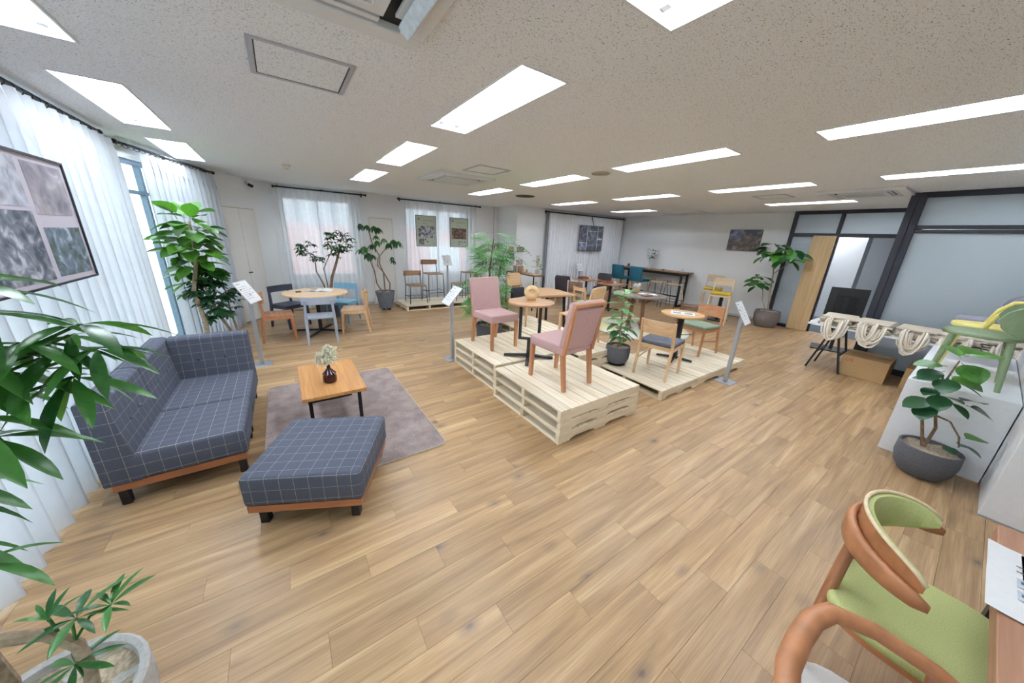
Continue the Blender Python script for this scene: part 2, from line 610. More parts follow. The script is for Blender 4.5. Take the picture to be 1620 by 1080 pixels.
def window(name, p0, p1, t0, t1, z0, z1, mull, rail=None, mat=DARKF, label=None, fw_=0.05, sash=None):
    X, L = frame_of(p0, p1)
    e = put(name, None, None, M=X)
    struct(e, label)
    def fb(a, b, c, d, nm='window_frame', y0=0.03, y1=0.09):
        return B().box(a, b, y0, y1, c, d).build(nm, mat, e)
    fb(t0, t0 + fw_, z0, z1)
    fb(t1 - fw_, t1, z0, z1)
    fb(t0 + fw_, t1 - fw_, z0, z0 + fw_)
    fb(t0 + fw_, t1 - fw_, z1 - fw_, z1)
    es = [t0 + fw_] + list(mull) + [t1 - fw_]
    for m in mull:
        fb(m - 0.02, m + 0.02, z0 + fw_, z1 - fw_, 'mullion')
    if rail:
        for a, b in zip(es, es[1:]):
            fb(a + 0.02, b - 0.02, rail - 0.02, rail + 0.02, 'transom')
    for a, b in zip(es, es[1:]):
        B().box(a, b, 0.055, 0.061, z0 + fw_, z1 - fw_).build('pane', GLASS, e)
    return e

W1 = ((-1.42, -2.2), (-1.42, 5.55))
W2 = ((-1.42, 5.55), (-0.85, 7.5))
W3 = ((-0.85, 7.5), (-0.05, YB))
W4 = ((-0.05, YB), (5.33, YB))
W5 = ((5.33, YB), (5.36, 7.65))
W6 = ((5.36, 7.65), (9.75, 7.65))
W7 = ((9.75, 7.65), (9.75, 2.87))
wall('wall_left', *W1, ops=[(0.8, 7.62, 0.12, 2.36)], label='white window wall behind the long left curtain')
wall('angled_wall', *W2, ops=[(0.08, 1.75, 0.08, 2.40)], label='angled white window wall at the far left')
wall('corner_wall', *W3, label='white wall around the cupboard doors in the corner')
wall('wall_back_left', *W4, ops=[(0.16, 1.48, 0.72, 2.36), (2.68, 4.42, 0.72, 2.36)], label='white back wall with two sheer-curtained windows')
wall('step_wall', *W5, label='short white side of the projecting back wall')
wall('wall_back_right', *W6, label='white back wall behind the pleated curtain')
wall('wall_right', *W7, label='white wall behind the high counter')
wall('wall_return', (9.6, 0.87), (7.45, 0.87), label='white return behind the glass partition')
wall('wall_near', (7.45, -2.2), (-1.42, -2.2), label='white wall behind the viewer')
SASH = plain('window_sash_blue_grey', (112, 134, 150), 0.4, 0.3)
window('window_1', *W1, 0.8, 7.62, 0.12, 2.36, (2.2, 3.6, 5.0, 6.4), label='wide window behind the long left curtain', mat=SASH)
window('window_2', *W2, 0.08, 1.75, 0.08, 2.40, (0.62, 1.2), rail=2.05, label='tall window in the curtain gap with blue-grey frame', mat=SASH)
window('window_3', *W4, 0.16, 1.48, 0.72, 2.36, (0.82,), label='back window behind sheer curtain and cafe table', mat=PLASTIC)
window('window_4', *W4, 2.68, 4.42, 0.72, 2.36, (3.55,), label='back window behind the two hanging posters', mat=PLASTIC)
for k, (pp, a, b) in enumerate(((W4, 1.62, 1.85), (W4, 2.42, 2.5))):
    pass
# skirting
bb = plain('skirting_pale', (205, 204, 200), 0.6)
for nm, (p0, p1) in (('left', W1), ('left_angled', W2), ('back_left', W4), ('step', W5), ('back_right', W6), ('right', W7)):
    X, L = frame_of(p0, p1)
    struct(B().box(0.003, L - 0.003, -0.008, 0, 0, 0.06, X).build('baseboard_' + nm, bb))

# cupboard double door (chamfer wall) and flush door on the back wall
X3, L3 = frame_of(*W3)
d1 = struct(put('door_1', None, None, M=X3), 'white double cupboard door in the far left corner')
t0 = 0.16
B().box(t0 - 0.03, t0, -0.012, 0, 0, 2.03).build('door_frame', DOORW, d1)
B().box(t0 + 0.70, t0 + 0.73, -0.012, 0, 0, 2.03).build('door_frame', DOORW, d1)
B().box(t0 - 0.03, t0 + 0.73, -0.012, 0, 2.03, 2.06).build('door_frame', DOORW, d1)
B().box(t0, t0 + 0.7, -0.002, 0, 0, 2.03).build('door_gap', INK, d1)
for a, b, h in ((t0 + 0.004, t0 + 0.347, t0 + 0.325), (t0 + 0.353, t0 + 0.696, t0 + 0.375)):
    lf = B().box(a, b, -0.014, -0.003, 0.01, 2.024).build('door_leaf', DOORW, d1)
    B().lathe([(0.001, 0), (0.013, 0.002), (0.013, 0.02), (0.001, 0.022)], 10).build('knob', BLACK, lf, smooth=True, M=Matrix.Translation((h, -0.015, 0.90)) @ Matrix.Rotation(rad(90), 4, 'X'))
X4, L4 = frame_of(*W4)
d2 = struct(put('door_2', None, None, M=X4), 'plain white flush door behind the potted schefflera')
B().box(1.81, 1.84, -0.01, 0, 0, 2.04).build('door_frame', DOORW, d2)
B().box(2.36, 2.39, -0.01, 0, 0, 2.04).build('door_frame', DOORW, d2)
B().box(1.81, 2.39, -0.01, 0, 2.04, 2.07).build('door_frame', DOORW, d2)
B().box(1.84, 2.36, -0.002, 0, 0, 2.04).build('door_gap', INK, d2)
lf = B().box(1.845, 2.355, -0.012, -0.003, 0.01, 2.034).build('door_leaf', DOORW, d2)
B().tube([(1.9, -0.015, 0.95), (1.9, -0.045, 0.95), (1.98, -0.045, 0.95)], 0.008, 6).build('door_handle', ALU, lf, smooth=True)
# wall panel joint
struct(B().box(5.20, 5.206, YB - 0.004, YB, 0, CE).build('trim_1', INK), 'thin vertical joint in the back wall')

# ---------------- glass partition (right)
FROST = frosted_mat('frosted_glass')
pa = struct(put('wall_glass', None, None, (9.6, 0, 0)), 'dark framed frosted glass partition around the open doorway')
def gb(par, y0, y1, z0, z1, nm='frame_bar', x0=-0.04, x1=0.06, mat=DARKF):
    return B().box(x0, x1, y0, y1, z0, z1).build(nm, mat, par, bevel=0.004, seg=1)
gb(pa, 2.80, 2.87, 0, CE)
gb(pa, 0.87, 2.80, CE - 0.07, CE)
gb(pa, 0.87, 2.80, 2.03, 2.10)
gb(pa, 2.03, 2.09, 2.10, CE - 0.07)
gb(pa, 0.87, 0.95, 0, 2.03)
gb(pa, 2.03, 2.09, 0, 2.03)
gb(pa, 2.09, 2.80, 0, 0.07)
for a, b, c, d in ((2.09, 2.80, 2.10, CE - 0.07), (0.9, 2.03, 2.10, CE - 0.07), (2.09, 2.80, 0.07, 2.03)):
    B().box(0.005, 0.017, a, b, c, d).build('pane', FROST, pa)
pb = struct(put('wall_glass_near', None, None, (7.4, 0, 0)), 'dark framed frosted glass partition behind the tote table')
gb(pb, 0.80, 0.87, 0, CE)
gb(pb, -2.2, 0.80, CE - 0.07, CE)
gb(pb, -2.2, 0.80, 2.035, 2.075)
gb(pb, -2.2, 0.80, 2.085, 2.13)
gb(pb, -2.2, 0.80, 0, 0.08)
gb(pb, -0.75, -0.69, 0.08, 2.035)
gb(pb, -0.75, -0.69, 2.13, CE - 0.07)
for a, b in ((-0.69, 0.80), (-2.2, -0.75)):
    for c, d in ((0.08, 2.035), (2.13, CE - 0.07)):
        B().box(0.005, 0.017, a, b, c, d).build('pane', FROST, pb)
gb(pb, 0.872, 0.95, 0, CE, 'corner_post')
# wooden sliding door leaf and things beyond the doorway
d3 = struct(B().box(9.49, 9.53, 2.05, 2.42, 0.005, 2.05).build('door_3', wood('plywood_door', (206, 172, 124), (224, 192, 146), 2), bevel=0.003, seg=1), 'pale plywood sliding door panel beside the doorway')
CARP = plain('grey_carpet', (92, 98, 106), 0.95, noise=0.1, ns=150)
struct(B().box(9.66, 14.0, -2.3, 4.2, -0.12, 0.0).build('corridor_floor', CARP), 'grey corridor floor beyond the doorway')
struct(B().box(7.46, 9.66, -2.3, 0.87, -0.12, 0.0).build('office_floor', CARP), 'grey office floor behind frosted glass')
struct(B().box(9.91, 14.1, -2.4, 4.3, CE + 0.02, CE + 0.1).build('corridor_ceiling', plain('corridor_ceiling', (225, 225, 225), 0.9)))
cw = plain('corridor_wall_white', (214, 218, 224), 0.6, noise=0.01)
for nm, bx in (('corridor_end_wall', (13.6, 13.7, -2.3, 4.3, 0, CE + 0.02)), ('corridor_side_wall', (9.9, 13.7, 4.2, 4.3, 0, CE + 0.02)), ('corridor_far_wall', (7.46, 13.7, -2.4, -2.3, 0, CE + 0.02)), ('corridor_panel_wall', (10.9, 11.0, -2.3, 1.32, 0, CE + 0.02)), ('corridor_pillar_wall', (12.1, 12.6, 2.0, 2.55, 0, CE + 0.02))):
    struct(B().box(*bx).build(nm, cw), {'corridor_panel_wall': 'white wall panel seen through the doorway'}.get(nm))
d4 = struct(put('door_4', None, None, (13.6, 0, 0)), 'white corridor door seen through the doorway')
B().box(-0.03, 0, 2.75, 3.5, 0, 2.1).build('door_leaf', plain('corridor_door_grey', (196, 200, 208), 0.5), d4)
B().box(-0.05, -0.03, 2.98, 3.02, 0.7, 1.9).build('door_handle', DARKF, d4)
for p in ((10.35, 1.45), (11.8, 2.9), (8.1, -0.15)):  # unseen lamps added to brighten the corridor and the frosted panes
    l = tag(put('ceiling_light', None, None, (p[0], p[1], CE + (0.02 if p[0] > 9.9 else 0))), None, 'light')
    l['label'] = {10.35: 'unseen lamp added behind the transom to make its panes glow', 11.8: 'unseen corridor lamp added to brighten the space beyond the doorway', 8.1: 'unseen office lamp added to light the frosted glass from behind'}[p[0]]
    B().box(-0.17, 0.17, -0.65, 0.65, -0.05, 0).build('housing', PLASTIC, l)
    B().box(-0.14, 0.14, -0.62, 0.62, -0.055, -0.05).build('diffuser', emit('corridor_lamp', (0.95, 0.98, 1, 1), 26.0), l)

# ------------------------------------------------ outside
struct(B().box(-60, 60, -60, 90, -0.7, -0.5).build('outside_ground', plain('pale_paving', (190, 190, 186), 0.9)), 'pale paved ground outside')
nb = thing('building', 'reddish brick neighbouring building seen through the sheer curtains', 'building', (0, 12.2, -0.5))
pink = plain('pink_render', (214, 172, 170), 0.9)
B().box(-0.6, 12, 0, 3, 0, 2.35).build('wall', pink, nb)
B().box(-0.6, 12, 0.3, 3, 2.35, 9).build('upper_wall', plain('white_render', (225, 228, 232), 0.9), nb)
for k in range(7, 30):
    B().box(-4 + k * 0.5, -3.9 + k * 0.5, 0.12, 0.3, 2.35, 4.4).build('railing_post', plain('grey_rail', (150, 158, 168), 0.6), nb)
for k in range(2, 5):
    wn = B().box(-3.2 + k * 2.6, -2.0 + k * 2.6, -0.05, 0, 0.9, 1.9).build('window', plain('white_frame', (230, 234, 238), 0.6), nb)
lb = thing('building', 'pale building across the street seen through the curtain gap', 'building', (-12, 14, -0.5))
B().box(-3, 0, -14, 14, 0, 7).build('wall', plain('pale_facade', (214, 222, 228), 0.9), lb)
for k in range(8):
    for q in range(2):
        B().box(-0.01, 0.05, -12 + k * 3.2, -10.4 + k * 3.2, 1.2 + q * 2.9, 2.6 + q * 2.9).build('window', plain('dark_window', (110, 130, 146), 0.3), lb)
def blob(name, label, c, r, n=420):
    t = thing(name, label, 'shrub', (c[0], c[1], -0.5))
    B().tube([(0, 0, 0), (0.03, 0, c[2] + 0.3)], 0.05, 6).build('stem', BARK, t)
    b = B()
    for i in range(n):
        v = Vector((U(-1, 1), U(-1, 1), U(-1, 1)))
        if v.length > 1:
            continue
        p = Vector((v.x * r, v.y * r, c[2] + 0.5 + v.z * r * 0.9))
        s_ = U(0.08, 0.16)
        X = Matrix.Translation(p) @ Euler((U(0, 6), U(0, 6), U(0, 6))).to_matrix().to_4x4()
        b.add([(-s_, 0, 0), (0, -s_ * 0.5, 0), (s_, 0, 0), (0, s_ * 0.5, 0.02)], [(0, 1, 2, 3)], X)
    tag(b.build('foliage', LF_MID, t), None, None, kind='stuff')
blob('shrub', 'green street shrub seen through the curtain gap', (-4.6, 14.6, 0.8), 0.9)

# ================================================================== CEILING FIXTURES
TUBEM = emit('fluorescent_tube', (0.83, 0.905, 1.0, 1), TUBE)
REFL = plain('white_reflector', (244, 246, 248), 0.35, noise=0.005)
rowname = ['row along the left curtains', 'row above the ottoman side', 'middle row above the pallets', 'fourth row from the left windows', 'row beside the right wall']
ordn = ['nearest the viewer', 'second from the viewer', 'third from the viewer', 'farthest']
lroot = None
for i, j in LIGHTS:
    if lroot is None:
        t = thing('ceiling_light', '', 'light')
        fr = B()
        a, b2 = LW / 2, LL / 2
        for q in ((-a - 0.012, -a, -b2 - 0.012, b2 + 0.012), (a, a + 0.012, -b2 - 0.012, b2 + 0.012), (-a, a, -b2 - 0.012, -b2), (-a, a, b2, b2 + 0.012)):
            fr.box(q[0], q[1], q[2], q[3], -0.004, 0)
        fr.build('trim_frame', PLASTIC, t)
        h = 0.11
        w = a - 0.06
        e = b2 - 0.02
        hb = B()
        vs = [(-a, -b2, 0), (a, -b2, 0), (a, b2, 0), (-a, b2, 0), (-w, -e, h), (w, -e, h), (w, e, h), (-w, e, h)]
        hb.add(vs, [(0, 1, 5, 4), (1, 2, 6, 5), (2, 3, 7, 6), (3, 0, 4, 7), (4, 5, 6, 7)])
        hb.build('reflector', REFL, t)
        B().box(-a, a, -b2, b2, h + 0.005, h + 0.02).build('housing', PLASTIC, t)
        for s_ in (-1, 1):
            tb = B().tube([(s_ * 0.065, -0.58, 0.055), (s_ * 0.065, 0.58, 0.055)], 0.014, 8).build('tube', TUBEM, t, smooth=True)
            for e_ in (-1, 1):
                B().box(s_ * 0.065 - 0.016, s_ * 0.065 + 0.016, e_ * 0.60 - 0.018, e_ * 0.60 + 0.018, 0.03, h).build('lamp_holder', REFL, tb)
        lroot = t
    else:
        t = copy_tree(lroot)
    t.location = (LX[i], LY[j], CE)
    nrow = sorted(q for p, q in LIGHTS if p == i)
    oi = nrow.index(j)
    on = 'farthest from the viewer' if oi == len(nrow) - 1 else ['nearest the viewer', 'second from the viewer', 'third from the viewer'][oi]
    t['label'] = 'recessed twin-tube ceiling light, %s in the %s' % (on, rowname[i])
    t['group'] = 'recessed ceiling lights'

def ac(c, label, flap=False):
    t = thing('air_conditioner', label, 'air conditioner', (c[0], c[1], CE), 0, 'ceiling cassette air conditioners')
    a = 0.44
    k = 0.25
    p = B()
    for x0, x1, y0, y1 in ((-a, a, -a, -k - 0.09), (-a, a, k + 0.09, a), (-a, -k - 0.09, -k - 0.09, k + 0.09), (k + 0.09, a, -k - 0.09, k + 0.09)):
        p.box(x0, x1, y0, y1, -0.035, 0)
    p.box(-k - 0.01, k + 0.01, -k - 0.01, k + 0.01, -0.02, 0)
    p.build('panel', PLASTIC, t, bevel=0.006, seg=2)
    B().box(-k - 0.09, k + 0.09, -k - 0.09, k + 0.09, -0.006, -0.002).build('outlet_recess', plain('dark_outlet', (34, 35, 37), 0.8), t)
    for r in range(4):
        X = Matrix.Rotation(r * math.pi / 2, 4, 'Z')
        B().box(-k, k, k + 0.048, k + 0.078, -0.026, -0.016, X @ Matrix.Translation((0, 0, 0))).build('louvre', PLASTIC, t)
    g = B()
    g.box(-k, k, -k, -k + 0.05, -0.04, -0.02)
    g.box(-k, k, k - 0.05, k, -0.04, -0.02)
    g.box(-k, -k + 0.05, -k + 0.05, k - 0.05, -0.04, -0.02)
    g.box(k - 0.05, k, -k + 0.05, k - 0.05, -0.04, -0.02)
    gr = g.build('intake_grille', PLASTIC, t)
    for s_ in range(20):
        y = -k + 0.06 + s_ * (2 * k - 0.12) / 19
        B().box(-k + 0.05, k - 0.05, y - 0.004, y + 0.004, -0.036, -0.022).build('slat', PLASTIC, gr)
    if flap:
        fl = [(k + 0.10, -k), (k + 0.14, -k), ]
        B().bar((k + 0.085, -k - 0.02, -0.06), (k + 0.085, k + 0.02, -0.06), 0.012, 0.055, ref=(0.7, 0, 0.7)).build('open_flap', plain('flap_white', (214, 224, 234), 0.35), t, bevel=0.004)
    return t
ac(ACS[0], 'ceiling air conditioner with open flap at the top edge, above the ottoman', True)
ac(ACS[1], 'ceiling air conditioner in front of the two posters')
ac(ACS[2], 'ceiling air conditioner beside the glass partition')
ac(ACS[3], 'ceiling air conditioner above the high counter')
def hatch(c, label):
    t = thing('ceiling_hatch', label, 'hatch', (c[0], c[1], CE), 0, 'ceiling access hatches')
    for x0, x1, y0, y1 in ((-0.235, 0.235, -0.235, -0.21), (-0.235, 0.235, 0.21, 0.235), (-0.235, -0.21, -0.21, 0.21), (0.21, 0.235, -0.21, 0.21)):
        B().box(x0, x1, y0, y1, -0.006, 0).build('frame', ALU, t)
    for x0, x1, y0, y1 in ((-0.205, 0.205, -0.209, -0.204), (-0.205, 0.205, 0.204, 0.209), (-0.209, -0.204, -0.209, 0.209), (0.204, 0.209, -0.209, 0.209)):
        B().box(x0, x1, y0, y1, -0.002, 0).build('shadow_gap', INK, t)
    B().box(-0.203, 0.203, -0.203, 0.203, -0.003, 0).build('panel', bpy.data.materials['rockwool_ceiling'], t)
hatch((0.23, 2.455), 'square metal-framed ceiling hatch above the sofa, largest in view')
hatch((2.37, 4.13), 'faint square ceiling hatch beside the middle air conditioner')
hatch((6.83, 2.41), 'faint square ceiling hatch near the glass partition')
def roundvent(c, r, label, mat, name, rings=3):
    t = thing(name, label, 'vent', (c[0], c[1], CE))
    B().lathe([(r, 0), (r, -0.006), (r * 0.9, -0.014), (r * 0.85, -0.006), (r * 0.85, 0)], 24, cap=False).build('rim', mat, t, smooth=True)
    for k in range(rings):
        q = r * (0.75 - 0.22 * k)
        B().lathe([(q, -0.004), (q, -0.016), (q - 0.02 * r / 0.1, -0.01), (q - 0.02 * r / 0.1, -0.004)], 20, cap=False).build('ring', mat, t, smooth=True)
    B().lathe([(0.001, -0.002), (r * 0.86, -0.002), (r * 0.86, -0.001), (0.001, -0.001)], 20, cap=False).build('back', mat, t)
roundvent((3.5, 3.18), 0.12, 'round beige ceiling speaker between the middle lights', plain('beige_speaker', (182, 174, 158), 0.7), 'ceiling_speaker')
roundvent((4.28, 5.86), 0.2, 'dark round air diffuser in the ceiling at the back', plain('dark_diffuser', (82, 82, 80), 0.7), 'air_diffuser')
sd = thing('smoke_detector', 'small round smoke detector on the ceiling by the cupboard', 'detector', (0.22, 5.97, CE))
B().lathe([(0.055, 0), (0.055, -0.012), (0.035, -0.03), (0.03, -0.045), (0.001, -0.047)], 16, cap=False).build('housing', plain('cream_plastic', (220, 214, 196), 0.5), sd, smooth=True)
B().lathe([(0.02, -0.045), (0.02, -0.052), (0.001, -0.053)], 10, cap=False).build('sensor', ALU, sd, smooth=True)
sc_ = thing('security_camera', 'tiny black security camera above the cupboard doors', 'camera', (-0.33, 8.13, 2.44), rad(36))
B().box(-0.02, 0.02, 0.02, 0.075, 0.02, 0.06).build('bracket', DOORW, sc_)
B().tube([(0, 0.04, 0.03), (0, -0.02, 0.01)], 0.012, 6).build('arm', DOORW, sc_)
B().tube([(0, -0.01, 0.01), (0, -0.08, -0.015)], 0.028, 10).build('body', BLACK, sc_, smooth=True)

# ================================================================== CURTAINS
SHEER = curtain_mat('sheer_curtain', (246, 248, 252), 0.34, 0.5)
THICK = curtain_mat('white_curtain', (226, 229, 235), 0.05, 0.45)
PLEAT = plain('white_pleated_fabric', (240, 243, 248), 0.85, noise=0.02)
def curtain(name, label, p0, p1, z0, z1, folds, amp, mat, spread=0.0, sharp=False, sides=8):
    X, L = frame_of(p0, p1)
    ph = [U(-0.6, 0.6) for _ in range(folds + 2)]
    am = [U(0.7, 1.25) for _ in range(folds + 2)]
    def fn(u, v):
        k = u * folds
        i = int(k)
        fr = k - i
        a = amp * (am[i] * (1 - fr) + am[i + 1] * fr)
        p = ph[i] * (1 - fr) + ph[i + 1] * fr
        w = amp * (1 - 2.2 * abs(math.sin(math.pi * k)) ** 0.7) if sharp else a * math.sin(2 * math.pi * k + p * v)
        head = max(0, (v - 0.94) / 0.06)
        w *= (1 - 0.45 * head) * (0.75 + 0.35 * (1 - v))
        t = u * L + spread * (u - 0.5) * (1 - v) + 0.35 * amp * math.sin(4 * math.pi * k + p) * (1 - head)
        return X @ Vector((t, w, z0 + (z1 - z0) * v))
    b = B().grid(fn, folds * sides, 14)
    return tag(b.build(name, mat, smooth='all'), label, 'curtain')
def rod(label, p0, p1, z, r=0.016, rings=0, bk=3, wall_off=0.12):
    X, L = frame_of(p0, p1)
    t = thing('curtain_rod', label, 'curtain rod')
    t.matrix_world = X
    B().tube([(0, 0, z), (L, 0, z)], r, 8).build('rod', BLACK, t, smooth=True)
    for e in (-0.012, L + 0.012):
        B().lathe([(0.001, -0.02), (r * 1.5, -0.014), (r * 1.5, 0.014), (0.001, 0.02)], 10, cap=False).build('finial', BLACK, t, smooth=True, M=Matrix.Translation((e, 0, z)) @ Matrix.Rotation(rad(90), 4, 'Y'))
    for k in range(bk):
        x = 0.06 + (L - 0.12) * k / max(1, bk - 1)
        B().box(x - 0.012, x + 0.012, 0, wall_off - 0.005, z - 0.01, z + 0.01).build('bracket', BLACK, t)
        B().box(x - 0.015, x + 0.015, wall_off - 0.012, wall_off - 0.004, z - 0.04, z + 0.04).build('bracket_plate', BLACK, t)
    if rings:
        me = None
        for k in range(rings):
            x = L * (k + 0.5) / rings
            if me is None:
                me = B().tube([(0, 0.024 * math.cos(q * math.pi / 5), 0.024 * math.sin(q * math.pi / 5)) for q in range(10)], 0.0035, 5, closed=True).mesh('ring', BLACK, smooth='all')
            put('ring', me, t, (x, 0, z - 0.012))
    return t
rod('black ringed curtain rod along the left wall', (-1.27, 1.2), (-1.27, 5.12), 2.51, rings=40, wall_off=0.15)
curtain('curtain', 'long white curtain at the far left behind the sofa and large framed picture', (-1.27, 0.9), (-1.25, 5.28), 0.02, 2.485, 27, 0.047, THICK)
ra, rb = Vector((-1.29, 5.72)), Vector((-0.72, 7.42))
def off2(p0, p1, a, b, n):
    X, L = frame_of(p0, p1)
    q0, q1 = X @ Vector((a, -n, 0)), X @ Vector((b, -n, 0))
    return (q0.x, q0.y), (q1.x, q1.y)
g0, g1 = off2(*W2, 0.05, 1.99, 0.13)
rod('black ringed curtain rod over the tall left window', g0, g1, 2.51, rings=22, wall_off=0.13)
g0, g1 = off2(*W2, 0.42, 1.98, 0.12)
curtain('curtain', 'white curtain behind the tall ficus by the cupboard', g0, g1, 0.02, 2.485, 13, 0.05, THICK)
rod('black curtain rod over the window behind the cafe table', (0.04, 8.46), (1.72, 8.46), 2.50, rings=0, wall_off=0.14)
curtain('curtain', 'sheer curtain on the back window behind the cafe table', (0.06, 8.44), (1.58, 8.44), 0.04, 2.485, 15, 0.026, SHEER)
rod('black curtain rod above the two hanging posters', (2.46, 8.46), (4.66, 8.46), 2.50, wall_off=0.14)
curtain('curtain', 'sheer curtain behind the two hanging posters', (2.58, 8.44), (4.54, 8.44), 0.04, 2.485, 18, 0.026, SHEER)
rod('black curtain rod above the pleated curtain at the far right', (6.27, 7.54), (9.68, 7.54), 2.475, wall_off=0.11)
curtain('curtain', 'white evenly pleated curtain behind the dark dining chairs', (6.42, 7.53), (8.12, 7.53), 0.03, 2.455, 15, 0.032, PLEAT, sharp=True)
curtain('curtain', 'right half of the white pleated curtain next to the teal stools', (8.16, 7.53), (9.66, 7.53), 0.03, 2.455, 13, 0.032, PLEAT, sharp=True)
tag(B().box(6.30, 6.37, 7.50, 7.56, 0.0, 2.46).build('curtain_stack', plain('grey_curtain_edge', (120, 124, 130), 0.8), bevel=0.01), 'narrow grey bunched curtain edge beside the console wall', 'curtain')

# ================================================================== PALLETS
def pallet(x0, x1, y0, y1, z, h, label, nb_=9, grp='pine pallets of the display platforms', notch='bottom', turn=False):
    t = thing('pallet', label, 'pallet', (x1 if turn else x0, y0, z), rad(90) if turn else 0, grp)
    w, d = (y1 - y0, x1 - x0) if turn else (x1 - x0, y1 - y0)
    bt = 0.016
    bw = w / nb_
    me = B().box(0.004, bw - 0.004, 0, d, h - bt, h).mesh('deck_board', PALLET)
    for i in range(nb_):
        put('deck_board', me, t, (i * bw, 0, U(-0.0012, 0.0)))
    sh0, sh1 = bt * 0.9, h - bt - 0.001
    sw = 0.042
    n0 = sh0 + (sh1 - sh0) * (0.01 if notch == 'none' else 0.2)
    pts = [(0, sh0), (w * 0.14, sh0), (w * 0.16, n0 - 0.008), (w * 0.19, n0), (w * 0.38, n0), (w * 0.41, n0 - 0.008), (w * 0.43, sh0), (w * 0.57, sh0), (w * 0.59, n0 - 0.008), (w * 0.62, n0), (w * 0.81, n0), (w * 0.84, n0 - 0.008), (w * 0.86, sh0), (w, sh0), (w, sh1), (0, sh1)]
    ms = B().prism(pts, 0, sw, 'y').mesh('stringer', PALLETX)
    for k in range(3):
        put('stringer', ms, t, (0, (d - sw) * k / 2, 0))
    mb = B().box(0, w * 0.13, 0, d, 0, bt * 0.88).mesh('bottom_board', PALLET)
    for k in (0, 0.435, 0.87):
        put('bottom_board', mb, t, (k * w, 0, 0))
    return t
PH = 0.11
lay = ['bottom', 'middle', 'top']
for k in range(3):
    pallet(1.78 + (0.008 if k == 1 else 0), 2.88 + (0.008 if k == 1 else 0), 1.76, 2.86, k * PH, PH - 0.001, '%s pallet of the near stack under the pink chair seen from behind' % lay[k], notch='none' if k == 2 else 'bottom')
    pallet(1.84, 2.94, 2.93, 4.03, k * PH, PH - 0.001, '%s pallet of the stack under the pink chair that faces the viewer' % lay[k])
    pallet(2.965, 3.73, 2.69, 3.74, k * PH, PH - 0.001, '%s pallet of the stack under the bent-back wooden chair' % lay[k], 7)
    pallet(2.965, 3.75, 3.76, 4.82, k * PH, PH - 0.001, '%s pallet of the stack under the open-back wooden chair' % lay[k], 7)
pallet(3.39, 4.20, 1.78, 2.84, 0, 0.12, 'single pallet under the grey-cushion chair and potted plant', 7)
pallet(4.21, 5.57, 1.78, 2.78, 0, 0.12, 'single pallet under the green-cushion chair and round table', 12)
pallet(2.22, 3.32, 7.45, 8.38, 0, 0.12, 'low pallet by the back window under the iron-leg chairs', turn=True)
pallet(3.33, 4.43, 7.45, 8.38, 0, 0.12, 'low pallet by the back window under the iron-leg stools', turn=True)
ZD, ZP = 0.33, 0.12

# ================================================================== SOFA, OTTOMAN, RUG, COFFEE TABLE
CHECK = fabric('slate_check_wool', (84, 88, 101), 0.16, check=0.078, sc=300)
def legs_at(t, pts, h, w=0.045, mat=BLACK, name='leg'):
    for x, y in pts:
        B().cb((x, y, h / 2), (w, w, h)).build(name, mat, t, bevel=0.003, seg=1)
def cushion(b, x0, x1, y0, y1, z0, z1, r=0.03, crown=0.0, name='cushion', mat=None, par=None, seg=3):
    bm = B().box(x0, x1, y0, y1, z0, z1)
    return bm.build(name, mat, par, smooth=True, bevel=r, seg=seg)
def sofa_unit(label, y0, y1, corner):
    t = thing('sofa_unit', label, 'sofa', (0, 0, 0), 0, 'check wool corner sofa units')
    x0, x1 = -1.09, -0.39
    yb = y1 - 0.11 if corner else y1
    # wooden plinth rails
    for a in ((x0 + 0.03, x1 - 0.02, y0 + 0.015, y0 + 0.04), (x0 + 0.03, x1 - 0.02, y1 - 0.04, y1 - 0.015)):
        B().box(*a, 0.115, 0.165).build('rail', ORNG, t)
    for a in ((x0 + 0.03, x0 + 0.055, y0 + 0.04, y1 - 0.04), (x1 - 0.045, x1 - 0.02, y0 + 0.04, y1 - 0.04)):
        B().box(*a, 0.115, 0.165).build('rail', ORNGY, t)
    cushion(None, x0 + 0.1, x1, y0, yb, 0.165, 0.36, 0.028, 0, 'seat', CHECK, t)
    # backrest with slanted front
    pr = [(x0, 0.165), (x0 + 0.17, 0.165), (x0 + 0.17, 0.36), (x0 + 0.145, 0.5), (x0 + 0.125, 0.715), (x0 + 0.10, 0.735), (x0 + 0.015, 0.735), (x0, 0.72)]
    bk = B().prism(pr, y0 + 0.001, y1 - 0.001, 'y').build('backrest', CHECK, t, smooth=True, bevel=0.012, seg=3)
    bt = B().lathe([(0.001, 0.006), (0.010, 0.004), (0.013, -0.002)], 10, cap=False).mesh('button', CHECK, smooth='all')
    for fy in (0.3, 0.62):
        put('button', bt, bk, M=Matrix.Translation((x0 + 0.152, y0 + (yb - y0) * fy, 0.53)) @ Matrix.Rotation(rad(84), 4, 'Y'))
    if corner:
        yq = y1 - 0.15
        pr2 = [(y1, 0.165), (yq - 0.02, 0.165), (yq - 0.02, 0.36), (yq + 0.01, 0.5), (yq + 0.03, 0.715), (yq + 0.055, 0.735), (y1 - 0.012, 0.735), (y1, 0.72)]
        b2 = B().prism(pr2, x0 + 0.13, x1 - 0.002, 'x').build('side_backrest', CHECK, t, smooth=True, bevel=0.012, seg=3)
        for fx in (0.32, 0.66):
            put('button', bt, b2, M=Matrix.Translation((x0 + 0.13 + (x1 - x0 - 0.13) * fx, yq + 0.002, 0.53)) @ Matrix.Rotation(rad(84), 4, 'X'))
    legs_at(t, [(x0 + 0.06, y0 + 0.055), (x1 - 0.055, y0 + 0.055), (x0 + 0.06, y1 - 0.055), (x1 - 0.055, y1 - 0.055)], 0.118)
    return t
